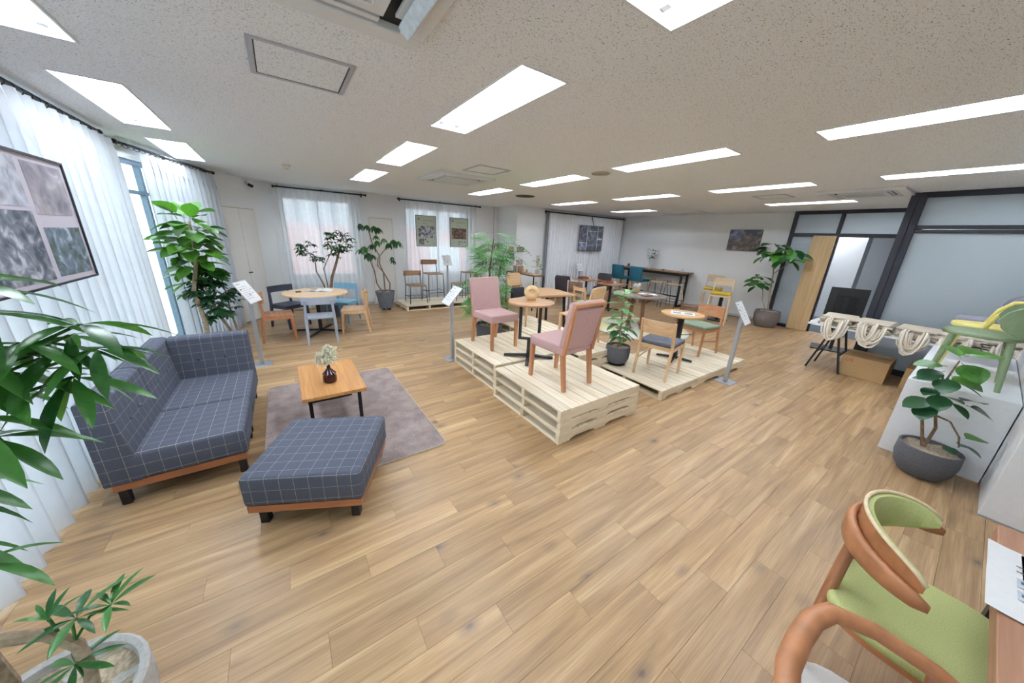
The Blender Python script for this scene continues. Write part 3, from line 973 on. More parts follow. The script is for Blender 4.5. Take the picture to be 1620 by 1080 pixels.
sofa_unit('near unit of the slate-blue check sofa, with open end toward the viewer', 2.68, 3.268, False)
sofa_unit('far corner unit of the slate-blue check sofa, with a back on two sides', 3.272, 4.10, True)
ot = thing('ottoman', 'square slate-blue check ottoman with orange wood base and black legs', 'ottoman', (0.052, 2.235, 0), rad(-26.2))
a = 0.33
cushion(None, -a, a, -a, a, 0.16, 0.365, 0.026, 0, 'seat', CHECK, ot)
for q in ((-a + 0.012, a - 0.012, -a + 0.012, -a + 0.035), (-a + 0.012, a - 0.012, a - 0.035, a - 0.012)):
    B().box(*q, 0.112, 0.16).build('rail', ORNG, ot)
for q in ((-a + 0.012, -a + 0.035, -a + 0.035, a - 0.035), (a - 0.035, a - 0.012, -a + 0.035, a - 0.035)):
    B().box(*q, 0.112, 0.16).build('rail', ORNGY, ot)
RZ = 0.017
for sx in (-1, 1):
    for sy in (-1, 1):
        B().cb((sx * 0.262, sy * 0.262 if sy < 0 else 0.29, 0.06), (0.048, 0.048, 0.12)).build('leg', BLACK, ot, bevel=0.003, seg=1)

def rug_mat():
    t = NT('mauve_shag')
    co = t.n('ShaderNodeTexCoord').outputs['Object']
    n1 = t.n('ShaderNodeTexNoise', i_Scale=420.0, i_Detail=2.0)
    n2 = t.n('ShaderNodeTexNoise', i_Scale=7.0, i_Detail=3.0)
    t.l(co, n1.inputs['Vector'])
    t.l(co, n2.inputs['Vector'])
    c1 = t.ramp(n1.outputs[0], [(0.35, lin((136, 119, 116))), (0.65, lin((214, 198, 192)))])
    c2 = t.ramp(n2.outputs[0], [(0.35, (0.82, 0.8, 0.8, 1)), (0.65, (1.1, 1.1, 1.1, 1))])
    t.l(t.mix(1.0, c1, c2, 'MULTIPLY'), t.b.inputs['Base Color'])
    t.b.inputs['Roughness'].default_value = 1.0
    t.b.inputs['Specular IOR Level'].default_value = 0.05
    t.bump(n1.outputs[0], 0.9, 0.01)
    return t.m
def rrect(x0, x1, y0, y1, r, n=5):
    p = []
    for cx, cy, a0 in ((x1 - r, y0 + r, -90), (x1 - r, y1 - r, 0), (x0 + r, y1 - r, 90), (x0 + r, y0 + r, 180)):
        for k in range(n + 1):
            q = rad(a0 + 90 * k / n)
            p.append((cx + r * math.cos(q), cy + r * math.sin(q)))
    return p
rg = thing('rug', 'mauve-grey shag rug under the coffee table', 'rug', (0, 0, 0.0005))
B().prism(rrect(-0.33, 0.96, 2.27, 4.22, 0.06), 0, 0.013, 'z').build('binding', plain('rug_binding', (206, 196, 180), 0.9), rg)
B().prism(rrect(-0.325, 0.955, 2.275, 4.215, 0.058), 0.013, RZ - 0.001, 'z').build('pile', rug_mat(), rg)

ct = thing('coffee_table', 'honey oak coffee table with black steel sled legs on the rug', 'table', (0.215, 3.275, RZ))
B().box(-0.245, 0.245, -0.41, 0.41, 0.357, 0.39).build('table_top', wood('honey_oak_top_y', (180, 124, 66), (208, 152, 92), 1), ct, bevel=0.003, seg=1)
for y in (-0.33, 0.33):
    for x in (-0.19, 0.19):
        B().cb((x, y, 0.18), (0.028, 0.028, 0.352)).build('leg', BLACK, ct)
    B().cb((0, y, 0.014), (0.352, 0.028, 0.028)).build('foot_bar', BLACK, ct)
    B().cb((0, y, 0.343), (0.352, 0.028, 0.028)).build('top_bar', BLACK, ct)
va = thing('vase', 'dark red glazed bottle vase with cream dried flowers', 'vase', (0.205, 3.14, RZ + 0.39))
B().lathe([(0.045, 0), (0.056, 0.012), (0.058, 0.05), (0.052, 0.075), (0.056, 0.085), (0.03, 0.115), (0.016, 0.135), (0.013, 0.165), (0.017, 0.175), (0.011, 0.175), (0.009, 0.14)], 20).build('bottle', plain('oxblood_glaze', (58, 20, 26), 0.12), va, smooth=True)
CREAM = plain('dried_cream', (240, 234, 212), 0.9, noise=0.1)
GSTEM = plain('dried_stem', (138, 150, 92), 0.9)
for k in range(26):
    az, sp = k * 2.4, U(0.01, 0.085)
    tip = Vector((math.cos(az) * sp, math.sin(az) * sp, U(0.25, 0.34) - sp * 0.5))
    st = B().tube([(0, 0, 0.15), tuple(tip * 0.6 + Vector((0, 0, 0.05))), tuple(tip)], 0.0016, 4).build('stem', GSTEM, va)
    b = B()
    for q in range(44):
        c = tip + Vector((U(-0.018, 0.018), U(-0.018, 0.018), U(-0.06, 0.025)))
        X = Matrix.Translation(c) @ Euler((U(0, 6), U(0, 6), U(0, 6))).to_matrix().to_4x4()
        b.add([(-0.011, 0, 0), (0, -0.005, 0), (0.011, 0, 0), (0, 0.005, 0)], [(0, 1, 2, 3)], X)
    b.build('plume', CREAM, st)

# ================================================================== CHAIRS
def leg(t, p, q, w=0.035, h=None, w2=None, mat=OAKZ, name='leg', bev=0.004):
    h = w if h is None else h
    return B().bar(p, q, w, h, w2 if w2 else w, (w2 if w2 else h), ref=(1, 0, 0) if abs(Vector(q).x - Vector(p).x) < abs(Vector(q).z - Vector(p).z) else (0, 1, 0)).build(name, mat, t, bevel=bev, seg=1)
CAFE = 'small wooden cafe chairs around the round table'
def cafe_chair(label, mz, mx, xy, fdir):
    t = thing('cafe_chair', label, 'chair', (xy[0], xy[1], 0), face(*fdir), CAFE)
    w, d, sh = 0.19, 0.19, 0.42
    B().prism([(-0.205, -0.19), (0.205, -0.19), (0.22, 0.21), (-0.22, 0.21)], sh - 0.022, sh, 'z').build('seat', mx, t, bevel=0.006)
    for s_ in (-1, 1):
        leg(t, (s_ * 0.20, 0.18, sh - 0.02), (s_ * 0.205, 0.205, 0), 0.042, w2=0.03, mat=mz)
        leg(t, (s_ * 0.178, -0.20, 0.70), (s_ * 0.195, -0.175, sh - 0.03), 0.032, w2=0.04, mat=mz, name='back_post')
        leg(t, (s_ * 0.195, -0.175, sh - 0.02), (s_ * 0.20, -0.235, 0), 0.042, w2=0.03, mat=mz)
        B().bar((s_ * 0.197, -0.17, sh - 0.045), (s_ * 0.2, 0.18, sh - 0.045), 0.02, 0.045).build('side_rail', mx, t)
    B().cb((0, 0.185, sh - 0.045), (0.36, 0.02, 0.045)).build('front_rail', mx, t)
    def fn(u, v):
        x = (u - 0.5) * 0.46
        return (x, -0.205 + 0.06 * (1 - math.cos((u - 0.5) * 2.4)), 0.62 + 0.11 * v)
    b = B()
    n = 8
    for i in range(n):
        x0, x1 = fn(i / n, 0), fn((i + 1) / n, 0)
        b.add([(x0[0], x0[1] + 0.0, 0.625), (x1[0], x1[1], 0.625), (x1[0], x1[1] + 0.028, 0.625), (x0[0], x0[1] + 0.028, 0.625), (x0[0], x0[1], 0.735), (x1[0], x1[1], 0.735), (x1[0], x1[1] + 0.028, 0.735), (x0[0], x0[1] + 0.028, 0.735)],
              [(0, 1, 2, 3), (4, 7, 6, 5), (0, 4, 5, 1), (3, 2, 6, 7)] + ([(0, 3, 7, 4)] if i == 0 else []) + ([(1, 5, 6, 2)] if i == n - 1 else []))
    b.build('back_rail', mx, t)
    return t
def paintw(nm, c):
    return wood(nm, tuple(int(v * 0.93) for v in c), c, 2, 0.5, 0.6)
cafe_chair('reddish-brown wooden cafe chair left of the round table', CHERZ, CHERX, (-0.20, 6.30), (0.97, 0.06))
cafe_chair('navy cafe chair behind the round table near the cupboard', paintw('navy_stain', (56, 64, 82)), paintw('navy_stain', (56, 64, 82)), (-0.02, 7.10), (0.55, -0.7))
cafe_chair('pale grey cafe chair in front of the round table with its back to the viewer', paintw('pale_grey_stain', (176, 184, 200)), paintw('pale_grey_stain', (176, 184, 200)), (0.37, 5.90), (0.06, 1))
cafe_chair('natural wood cafe chair right of the round table', OAKZ, OAKX, (0.95, 6.28), (-0.93, 0.25))
cafe_chair('light blue cafe chair behind the round table by the window', paintw('light_blue_stain', (128, 178, 204)), paintw('light_blue_stain', (128, 178, 204)), (0.86, 7.08), (-0.6, -0.75))

def star_base(t, r, ang0, z=0.0, n=4, w=0.045):
    for k in range(n):
        q = ang0 + k * 2 * math.pi / n
        B().bar((0, 0, z + 0.035), (r * math.cos(q), r * math.sin(q), z + 0.018), w, 0.03, w * 0.8, 0.02, ref=(-math.sin(q), math.cos(q), 0)).build('foot', BLACK, t)
def round_table(label, xy, z, h, r, top, thick=0.028, base=0.34, ang=0.5, name='round_table', col=0.035):
    t = thing(name, label, 'table', (xy[0], xy[1], z))
    B().lathe([(0.001, h - thick), (r - 0.006, h - thick), (r, h - thick + 0.006), (r, h - 0.004), (r - 0.004, h), (0.001, h)], 48, cap=False).build('table_top', top, t, smooth=True)
    B().cb((0, 0, h / 2), (col * 1.6, col * 1.6, h - thick - 0.02)).build('column', BLACK, t)
    B().cb((0, 0, h - thick - 0.006), (r * 0.9, 0.05, 0.01)).build('top_plate', BLACK, t)
    star_base(t, base, ang)
    return t
round_table('round oak cafe table with black cross base, ringed by five different chairs', (0.39, 6.48), 0, 0.70, 0.49, TABL, ang=math.atan2(0.2, -0.36), base=0.40)
bk = thing('open_book', 'open magazine lying on the round cafe table', 'book', (0.46, 6.58, 0.7), rad(-22))
for s_ in (-1, 1):
    B().grid(lambda u, v, s_=s_: (s_ * u * 0.19, (v - 0.5) * 0.27, 0.004 + 0.03 * math.sin(math.pi * min(1, u * 1.15)) * (1 - u) + 0.004), 6, 2).build('page', PAPER, bk, smooth='all')
    B().box(min(0, s_ * 0.19), max(0, s_ * 0.19), -0.135, 0.135, 0.0, 0.004).build('cover', PAPER, bk)
B().box(-0.15, -0.04, -0.06, 0.05, 0.0335, 0.0345).build('printed_photo', plain('tan_print', (190, 150, 110), 0.5), bk)
tag(B().box(0.10, 0.18, 6.50, 6.62, 0.701, 0.712).build('phone', BLACK, bevel=0.003), 'small black phone beside the magazine on the cafe table', 'phone')

# pink upholstered chairs
PINK = fabric('pink_wool', (190, 157, 155), 0.2, sc=220)
def pink_chair(label, xy, fdir):
    t = thing('upholstered_chair', label, 'chair', (xy[0], xy[1], ZD), face(*fdir), 'pink upholstered dining chairs')
    z0, z1 = 0.355, 0.455
    cushion(None, -0.215, 0.215, -0.235, 0.235, z0, z1, 0.018, 0, 'seat', PINK, t)
    for s_ in (-1, 1):
        leg(t, (s_ * 0.19, 0.21, z0 + 0.01), (s_ * 0.19, 0.215, 0), 0.045, w2=0.036, mat=CHERZ)
        leg(t, (s_ * 0.19, -0.215, z0 + 0.01), (s_ * 0.19, -0.27, 0), 0.045, w2=0.036, mat=CHERZ)
        B().bar((s_ * 0.198, -0.235, z0 + 0.01), (s_ * 0.198, -0.315, 0.84), 0.034, 0.04, ref=(1, 0, 0)).build('back_stile', CHERZ, t, bevel=0.003, seg=1)
    B().bar((-0.214, -0.318, 0.845), (0.214, -0.318, 0.845), 0.034, 0.04, ref=(0, 0, 1)).build('back_top_rail', CHERX, t, bevel=0.003, seg=1)
    X = Matrix.Translation((0, -0.232, z1 - 0.03)) @ Matrix.Rotation(rad(11.5), 4, 'X')
    B().box(-0.222, 0.222, 0.0, 0.054, 0, 0.452, X).build('backrest', PINK, t, smooth=True, bevel=0.014, seg=3)
    B().box(-0.182, 0.182, -0.018, 0.002, 0.0, 0.39, X).build('back_panel', PINK, t)
    return t
pink_chair('pink upholstered chair facing the viewer at the tall side table', (2.24, 3.60), (0.05, -1))
pink_chair('pink upholstered chair seen from behind on the near pallet stack', (2.23, 2.31), (-0.06, 1))

# small round table with twin uprights
t = thing('side_table', 'small round wooden table with black twin uprights between the pink chairs', 'table', (2.33, 2.96, ZD), rad(-40))
B().lathe([(0.001, 0.675), (0.262, 0.675), (0.27, 0.683), (0.27, 0.697), (0.266, 0.70), (0.001, 0.70)], 44, cap=False).build('table_top', wood('round_top_brown', (170, 126, 88), (198, 156, 116), 0), t, smooth=True)
for s_ in (-1, 1):
    B().cb((s_ * 0.115, 0, 0.46), (0.036, 0.036, 0.43)).build('upright', BLACK, t)
B().cb((0, 0, 0.245), (0.266, 0.045, 0.022)).build('cross_bar', BLACK, t)
B().cb((0, 0, 0.135), (0.045, 0.045, 0.22)).build('column', BLACK, t)
star_base(t, 0.30, 0.0, 0, 4, 0.05)
dn = thing('ring_sculpture', 'turned wooden ring standing on a small block on the side table', 'ornament', (2.36, 3.0, ZD + 0.70), rad(-35))
B().tube([(0.055 * math.cos(q * math.pi / 12), 0, 0.095 + 0.055 * math.sin(q * math.pi / 12)) for q in range(24)], 0.029, 12, closed=True).build('ring', wood('pale_turned', (214, 178, 128), (232, 202, 158), 0), dn, smooth='all')
B().cb((0, 0, 0.0085), (0.1, 0.07, 0.017)).build('block', wood('orange_block', (196, 136, 84), (216, 160, 108), 0), dn)

# bent rail + cushion chairs
def bend_chair(label, xy, fdir, z, cush, mz, mx, backs=0):
    t = thing('dining_chair', label, 'chair', (xy[0], xy[1], z), face(*fdir), 'cushioned dining chairs on the single pallets')
    sh = 0.42
    for s_ in (-1, 1):
        leg(t, (s_ * 0.205, 0.19, sh), (s_ * 0.20, 0.205, 0), 0.034, w2=0.026, mat=mz)
        leg(t, (s_ * 0.195, -0.235, 0.735), (s_ * 0.195, -0.19, sh - 0.04), 0.026, w2=0.034, mat=mz, name='back_post')
        leg(t, (s_ * 0.195, -0.19, sh - 0.02), (s_ * 0.20, -0.26, 0), 0.034, w2=0.026, mat=mz)
        B().bar((s_ * 0.2, -0.19, sh - 0.03), (s_ * 0.205, 0.19, sh - 0.03), 0.02, 0.045).build('side_rail', mx, t)
        B().bar((s_ * 0.2, -0.22, 0.2), (s_ * 0.202, 0.19, 0.24), 0.014, 0.014).build('stretcher', mz, t)
    B().cb((0, 0.19, sh - 0.03), (0.39, 0.02, 0.045)).build('front_rail', mx, t)
    B().cb((0, -0.19, sh - 0.03), (0.37, 0.02, 0.045)).build('rear_rail', mx, t)
    b = B()
    n = 10
    def pt(u, z):
        x = (u - 0.5) * 0.385
        return x, -0.235 + (0.735 - z) * 0.13 - 0.055 * math.cos((u - 0.5) * math.pi) + 0.0
    for i in range(n):
        u, w = i / n, (i + 1) / n
        q = [pt(u, 0.56), pt(w, 0.56), pt(u, 0.73), pt(w, 0.73)]
        th = 0.016
        b.add([(q[0][0], q[0][1], 0.56), (q[1][0], q[1][1], 0.56), (q[1][0], q[1][1] + th, 0.56), (q[0][0], q[0][1] + th, 0.56), (q[2][0], q[2][1], 0.73), (q[3][0], q[3][1], 0.73), (q[3][0], q[3][1] + th, 0.73), (q[2][0], q[2][1] + th, 0.73)],
              [(0, 1, 2, 3), (4, 7, 6, 5), (0, 4, 5, 1), (3, 2, 6, 7)])
    b.build('back_panel', mx, t)
    cushion(None, -0.215, 0.215, -0.20, 0.215, sh - 0.008, sh + 0.045, 0.022, 0, 'cushion', cush, t)
    return t
GREYF = fabric('grey_seat_wool', (96, 98, 106), 0.2)
GREENF = fabric('sage_seat_wool', (138, 150, 130), 0.2)
bend_chair('natural wood chair with dark grey cushion, back to the viewer on the low pallet', (3.855, 2.16), (0.97, 0.20), ZP, GREYF, OAKZ, OAKX)
bend_chair('reddish wood chair with sage green cushion on the low pallet', (5.24, 2.38), (-0.98, 0.1), ZP, GREENF, CHERZ, CHERX)
round_table('round oak table with an open book on the low pallet', (4.58, 2.34), ZP, 0.69, 0.28, wood('pale_top2', (206, 160, 108), (226, 184, 134), 0), base=0.24, ang=0.35, name='cafe_table')
bk = thing('open_book', 'open photo book on the round table of the low pallet', 'book', (4.56, 2.33, ZP + 0.69), rad(-60))
for s_ in (-1, 1):
    B().box(min(0, s_ * 0.15), max(0, s_ * 0.15), -0.105, 0.105, 0, 0.006).build('page', PAPER, bk)
    B().box(s_ * 0.075 - 0.05, s_ * 0.075 + 0.05, -0.06, 0.05, 0.0061, 0.0068).build('printed_photo', photo_mat('book_photo_%d' % s_, ((30, 40, 60), (120, 130, 150), (210, 214, 220)), 14), bk)

# panel-back wooden chairs on the deck
def panel_chair(label, xy, fdir, z, bent, cush=None):
    t = thing('wooden_chair', label, 'chair', (xy[0], xy[1], z), face(*fdir), 'pale wooden chairs on the pallet deck')
    sh = 0.42
    cushion(None, -0.205, 0.205, -0.19, 0.21, sh - 0.025, sh, 0.008, 0, 'seat', OAKX, t, 2)
    for s_ in (-1, 1):
        leg(t, (s_ * 0.19, 0.19, sh - 0.02), (s_ * 0.19, 0.2, 0), 0.034, w2=0.026, mat=OAKZ)
        leg(t, (s_ * 0.19, -0.185, sh - 0.01), (s_ * 0.195, -0.24, 0), 0.036, w2=0.026, mat=OAKZ)
        B().bar((s_ * 0.19, -0.185, sh - 0.02), (s_ * 0.175, -0.25, 0.78), 0.03, 0.022, ref=(1, 0, 0)).build('back_post', OAKZ, t, bevel=0.003, seg=1)
    b = B()
    n = 8
    for i in range(n):
        q = []
        for u in (i / n, (i + 1) / n):
            x = (u - 0.5) * 0.39
            cv = -0.045 * math.cos((u - 0.5) * math.pi) if bent else 0
            top = 0.83 - 0.03 * abs(2 * u - 1) ** 4
            for z_, dy in ((0.62 if not bent else 0.60, 0.03), (top, 0.0)):
                q.append((x, -0.265 + dy + cv, z_))
                q.append((x, -0.247 + dy + cv, z_))
        b.add(q, [(0, 4, 5, 1), (2, 3, 7, 6), (0, 2, 6, 4), (1, 5, 7, 3)] + ([(0, 1, 3, 2)] if i == 0 else []) + ([(4, 6, 7, 5)] if i == n - 1 else []))
    b.build('back_panel', OAKX, t)
    if cush:
        cushion(None, -0.17, 0.17, -0.17, -0.12, sh, sh + 0.17, 0.02, 0, 'cushion', cush, t)
    return t
panel_chair('pale wooden chair with bent back behind the near pink chair', (3.37, 3.16), (-0.25, 1), ZD, True)
panel_chair('pale wooden chair with open lower back and dark cushion, beside the feathery tree', (3.30, 4.40), (0.30, -0.95), ZD, False, plain('dark_navy_cloth', (34, 38, 50), 0.9))

# iron leg chairs and stools on the low back pallets
IRONW = wood('brown_elm', (128, 96, 70), (160, 124, 92), 0)
def iron_seat(kind, label, xy, fdir, sh, back):
    t = thing(kind, label, 'chair' if back else 'stool', (xy[0], xy[1], ZP), face(*fdir), 'iron leg seats on the low back pallets')
    r = 0.009
    w = 0.19 if back else 0.15
    B().box(-w - 0.01, w + 0.01, -w - 0.01, w + 0.01, sh - 0.028, sh).build('seat', IRONW, t, bevel=0.006)
    for s_ in (-1, 1):
        B().tube([(s_ * w, w, sh - 0.03), (s_ * (w + 0.02), w + 0.03, 0)], r, 6).build('leg', BLACK, t, smooth=True)
        B().tube([(s_ * w, -w, sh - 0.03), (s_ * (w + 0.02), -w - 0.03, 0)], r, 6).build('leg', BLACK, t, smooth=True)
        if back:
            B().tube([(s_ * w, -w, sh - 0.02), (s_ * (w - 0.005), -w - 0.05, sh + 0.28)], r, 6).build('back_post', BLACK, t, smooth=True)
        zz = sh * 0.36
        B().tube([(s_ * (w + 0.012), w + 0.02, zz), (s_ * (w + 0.012), -w - 0.02, zz)], 0.006, 6).build('stretcher', BLACK, t)
    for yy in (-1, 1):
        B().tube([(-w - 0.01, yy * (w + 0.02), sh * 0.3), (w + 0.01, yy * (w + 0.02), sh * 0.3)], 0.006, 6).build('stretcher', BLACK, t)
    if back:
        B().bar((-w - 0.03, -w - 0.052, sh + 0.25), (w + 0.03, -w - 0.052, sh + 0.25), 0.12, 0.022, ref=(0, 0.1, 1)).build('backrest', IRONW, t, bevel=0.006)
    return t
iron_seat('iron_chair', 'low iron-leg chair with brown wood seat on the back pallet', (2.59, 7.88), (-0.02, -1), 0.43, True)
iron_seat('iron_high_chair', 'tall iron-leg bar chair with brown wood backrest on the back pallet', (3.10, 8.05), (0.03, -1), 0.68, True)
iron_seat('iron_stool', 'low iron-leg stool partly behind the feathery tree', (3.72, 7.80), (0, -1), 0.43, False)
iron_seat('iron_high_stool', 'tall iron-leg stool behind the low stool by the feathery tree', (4.14, 8.12), (0, -1), 0.68, False)

# ================================================================== SIGN STANDS
def sign(label, xy, z, hb, yaw, tilt, w=0.30, h=0.30, fold=False):
    t = thing('sign_stand', label, 'sign', (xy[0], xy[1], z), 0, 'silver information stands')
    B().box(-0.11, 0.11, -0.11, 0.11, 0, 0.008).build('base_plate', ALU, t, bevel=0.002, seg=1)
    B().box(-0.022, 0.022, -0.022, 0.022, 0.008, hb - z - 0.02).build('pole', ALU, t, bevel=0.004)
    X = Matrix.Translation((0, 0, hb - z)) @ Matrix.Rotation(rad(yaw), 4, 'Z') @ Matrix.Rotation(rad(tilt), 4, 'X')
    bd = B().box(-w / 2, w / 2, -h / 2, h / 2, -0.008, 0.0, X).build('board', ALU, t, bevel=0.002, seg=1)
    B().box(-w / 2 + 0.008, w / 2 - 0.008, -h / 2 + 0.008, h / 2 - 0.008, 0, 0.002, X).build('sheet', PAPER, bd)
    b = B()
    b.box(-w * 0.4, -w * 0.1, h * 0.36, h * 0.39, 0.002, 0.0026, X)
    for k in range(7):
        y = h * (0.24 - 0.085 * k)
        b.box(-w * 0.4, w * U(0.05, 0.4), y, y + 0.004, 0.002, 0.0026, X)
    b.build('printed_lines', plain('light_ink', (168, 168, 178), 0.7), bd)
    B().box(-w * 0.4, -w * 0.28, h * 0.12, h * 0.18, 0.002, 0.0028, X).build('printed_mark', plain('red_grey_ink', (150, 110, 112), 0.7), bd)
sign('silver information stand between the sofa and the reddish-brown cafe chair', (-0.41, 5.11), 0, 0.957, 70.2, 59.4, 0.31, 0.30)
sign('silver information stand at the far left corner of the tall pallets', (1.86, 4.155), 0, 0.929, 268.5, 49.2, 0.29, 0.31)
sign('silver information stand at the front edge of the low right pallet', (4.71, 1.655), 0, 0.946, 7.9, 58.5, 0.276, 0.315)
sign('silver information stand on the low back pallet beside the bar chair', (3.56, 8.2), ZP, 1.097, 21.9, 67.2, 0.296, 0.276)
sign('silver information stand in front of the pleated curtain', (7.55, 7.28), 0, 0.957, 14, 64.6, 0.30, 0.256)

# ================================================================== PICTURES
def picture(name, label, X, w, h, frame, paper, items, fr=0.012, cord=None):
    """X maps local (right, up, out) to the world"""
    t = thing(name, label, 'picture')
    t.matrix_world = X
    for x0, x1, y0, y1 in ((-w / 2, w / 2, -h / 2, -h / 2 + fr), (-w / 2, w / 2, h / 2 - fr, h / 2), (-w / 2, -w / 2 + fr, -h / 2 + fr, h / 2 - fr), (w / 2 - fr, w / 2, -h / 2 + fr, h / 2 - fr)):
        B().box(x0, x1, y0, y1, 0, 0.018).build('frame', frame, t)
    sh = B().box(-w / 2 + fr, w / 2 - fr, -h / 2 + fr, h / 2 - fr, 0.002, 0.008).build('sheet', paper, t)
    for k, (x0, x1, y0, y1, m) in enumerate(items):
        B().box(x0 * w - w / 2, x1 * w - w / 2, y0 * h - h / 2, y1 * h - h / 2, 0.008, 0.0095).build('printed_photo' if m is not INK else 'printed_line', m, sh)
    if cord:
        for cx in cord[1]:
            B().tube([(cx, h / 2 - 0.004, 0.004), (cx, cord[0], -cord[2])], cord[3], 5).build('cord', cord[4], t)
    return t
def plane_x(x, y, z):   # faces +x : right = +y ... seen from inside the room
    return Matrix(((0, 0, 1, x), (1, 0, 0, y), (0, 1, 0, z), (0, 0, 0, 1)))
def plane_y(x, y, z):   # faces -y
    return Matrix(((1, 0, 0, x), (0, 0, -1, y), (0, 1, 0, z), (0, 0, 0, 1)))
def plane_xm(x, y, z):  # faces -x
    return Matrix(((0, 0, -1, x), (-1, 0, 0, y), (0, 1, 0, z), (0, 0, 0, 1)))
pm1 = photo_mat('photo_window_light', ((120, 116, 130), (186, 190, 206), (226, 230, 240)), 13)
pm2 = photo_mat('photo_white_chair', ((70, 74, 86), (136, 132, 146), (176, 168, 176), (216, 220, 230)), 8)
pm3 = photo_mat('photo_workshop', ((26, 34, 42), (70, 82, 98), (130, 136, 150), (216, 216, 230)), 14)
pm4 = photo_mat('photo_garden', ((34, 44, 42), (70, 90, 80), (110, 128, 150), (196, 210, 222)), 14)
lilac = plain('lilac_paper', (214, 208, 220), 0.4, noise=0.01)
picture('framed_picture', 'large black-framed photo panel hanging on the long left curtain', plane_x(-1.165, 3.20, 1.70), 1.12, 0.745, DARKF, lilac,
        [(0.04, 0.25, 0.55, 0.95, pm2), (0.28, 0.52, 0.60, 0.95, pm1), (0.04, 0.52, 0.05, 0.57, pm3), (0.57, 0.96, 0.55, 0.94, pm2), (0.57, 0.96, 0.06, 0.45, pm4)], cord=(0.80, (-0.4, 0.4), 0.105, 0.0015, PAPER))
PGREEN = plain('grey_green_poster', (182, 192, 176), 0.5, noise=0.02)
bw = photo_mat('photo_bw_interior', ((30, 32, 36), (80, 86, 92), (170, 178, 184), (226, 230, 234)), 12)
dk = photo_mat('photo_dark_factory', ((34, 32, 32), (66, 58, 54), (120, 84, 66), (176, 160, 150)), 16)
sm = photo_mat('photo_small', ((52, 48, 50), (110, 106, 106), (180, 180, 176)), 30)
lines = [(0.12, 0.2, 0.86, 0.90, INK), (0.36, 0.84, 0.835, 0.845, INK), (0.34, 0.5, 0.74, 0.75, INK), (0.5, 0.62, 0.69, 0.70, INK)]
picture('poster', 'grey-green poster with black and white photo, left of the pair on the sheer curtain', plane_y(3.075, 8.36, 1.80), 0.53, 0.735, BLACK, PGREEN, lines + [(0.12, 0.92, 0.29, 0.66, bw), (0.14, 0.38, 0.06, 0.25, sm), (0.42, 0.5, 0.2, 0.25, sm), (0.52, 0.6, 0.12, 0.18, sm), (0.78, 0.82, 0.08, 0.11, sm), (0.86, 0.9, 0.08, 0.11, sm)], 0.01, cord=(0.70, (-0.2, 0.2), 0.10, 0.0015, PAPER))
picture('poster', 'grey-green poster with dark reddish photo, right of the pair on the sheer curtain', plane_y(3.98, 8.36, 1.80), 0.53, 0.735, BLACK, PGREEN, lines + [(0.10, 0.90, 0.28, 0.65, dk), (0.46, 0.56, 0.16, 0.2, sm), (0.62, 0.70, 0.15, 0.21, sm), (0.8, 0.88, 0.15, 0.21, sm), (0.46, 0.54, 0.08, 0.12, sm)], 0.01, cord=(0.70, (-0.2, 0.2), 0.10, 0.0015, PAPER))
cA = photo_mat('collage_a', ((34, 36, 46), (78, 78, 92), (140, 144, 160)), 9)
cB = photo_mat('collage_b', ((44, 46, 54), (86, 92, 104), (150, 160, 170)), 7)
cC = photo_mat('collage_c', ((50, 54, 80), (96, 100, 130), (170, 176, 200)), 8)
picture('framed_picture', 'dark framed photo collage hanging on the pleated curtain', plane_y(8.05, 7.43, 1.82), 1.05, 0.75, BLACK, PAPER,
        [(0.02, 0.325, 0.33, 0.98, cA), (0.02, 0.325, 0.02, 0.31, cC), (0.34, 0.77, 0.78, 0.98, cB), (0.34, 0.77, 0.02, 0.77, cB), (0.785, 0.98, 0.5, 0.98, cB), (0.785, 0.98, 0.02, 0.47, cA)], cord=(0.655, (0.08,), 0.11, 0.014, INK))
dA = photo_mat('wall_photo', ((28, 26, 34), (64, 58, 60), (110, 98, 92), (186, 180, 180)), 7)
picture('wall_photo', 'unframed dark photo print on the white right wall', plane_xm(9.745, 3.815, 1.92), 0.73, 0.515, BLACK, dA, [(0.01, 0.38, 0.55, 0.98, cC), (0.4, 0.98, 0.7, 0.98, cA)], 0.004)
# notices on the projecting wall corner
def notice(label, X, w, h, m):
    t = thing('wall_notice', label, 'notice')
    t.matrix_world = X
    B().box(-w / 2, w / 2, -h / 2, h / 2, 0, 0.004).build('sheet', m, t)
stepX = lambda y, z: plane_xm(5.345, y, z)
notice('small tan sheet on the short side of the projecting wall', stepX(7.86, 1.42), 0.26, 0.16, plain('tan_sheet', (176, 152, 110), 0.6))
notice('dark blue-black sheet under the tan sheet on the projecting wall', stepX(7.80, 1.24), 0.2, 0.16, photo_mat('dark_sheet', ((26, 30, 40), (60, 70, 86), (180, 186, 196)), 18))
notice('pale pink sheet low on the short side of the projecting wall', stepX(7.82, 1.06), 0.26, 0.18, plain('pink_sheet', (222, 202, 204), 0.6))
notice('photo notice at the top right of the projecting wall group', plane_y(5.51, 7.645, 1.43), 0.25, 0.14, photo_mat('notice_a', ((50, 44, 46), (130, 110, 104), (220, 216, 214)), 14))
notice('white sheet in the middle of the projecting wall group', plane_y(5.49, 7.645, 1.25), 0.24, 0.18, plain('white_sheet', (232, 226, 236), 0.6))
notice('striped photo notice at the lower right of the projecting wall group', plane_y(5.50, 7.645, 1.06), 0.22, 0.18, photo_mat('notice_b', ((70, 40, 44), (160, 130, 126), (236, 228, 228)), 16))
ic = thing('wall_intercom', 'cream wall intercom panel right of the notices', 'intercom', (6.17, 7.64, 1.12))
B().box(-0.06, 0.06, 0, 0.012, -0.16, 0.16).build('plate', plain('cream_plate', (206, 202, 186), 0.5), ic, bevel=0.004)
B().box(-0.015, 0.015, -0.006, 0, 0.02, 0.06).build('button', INK, ic)

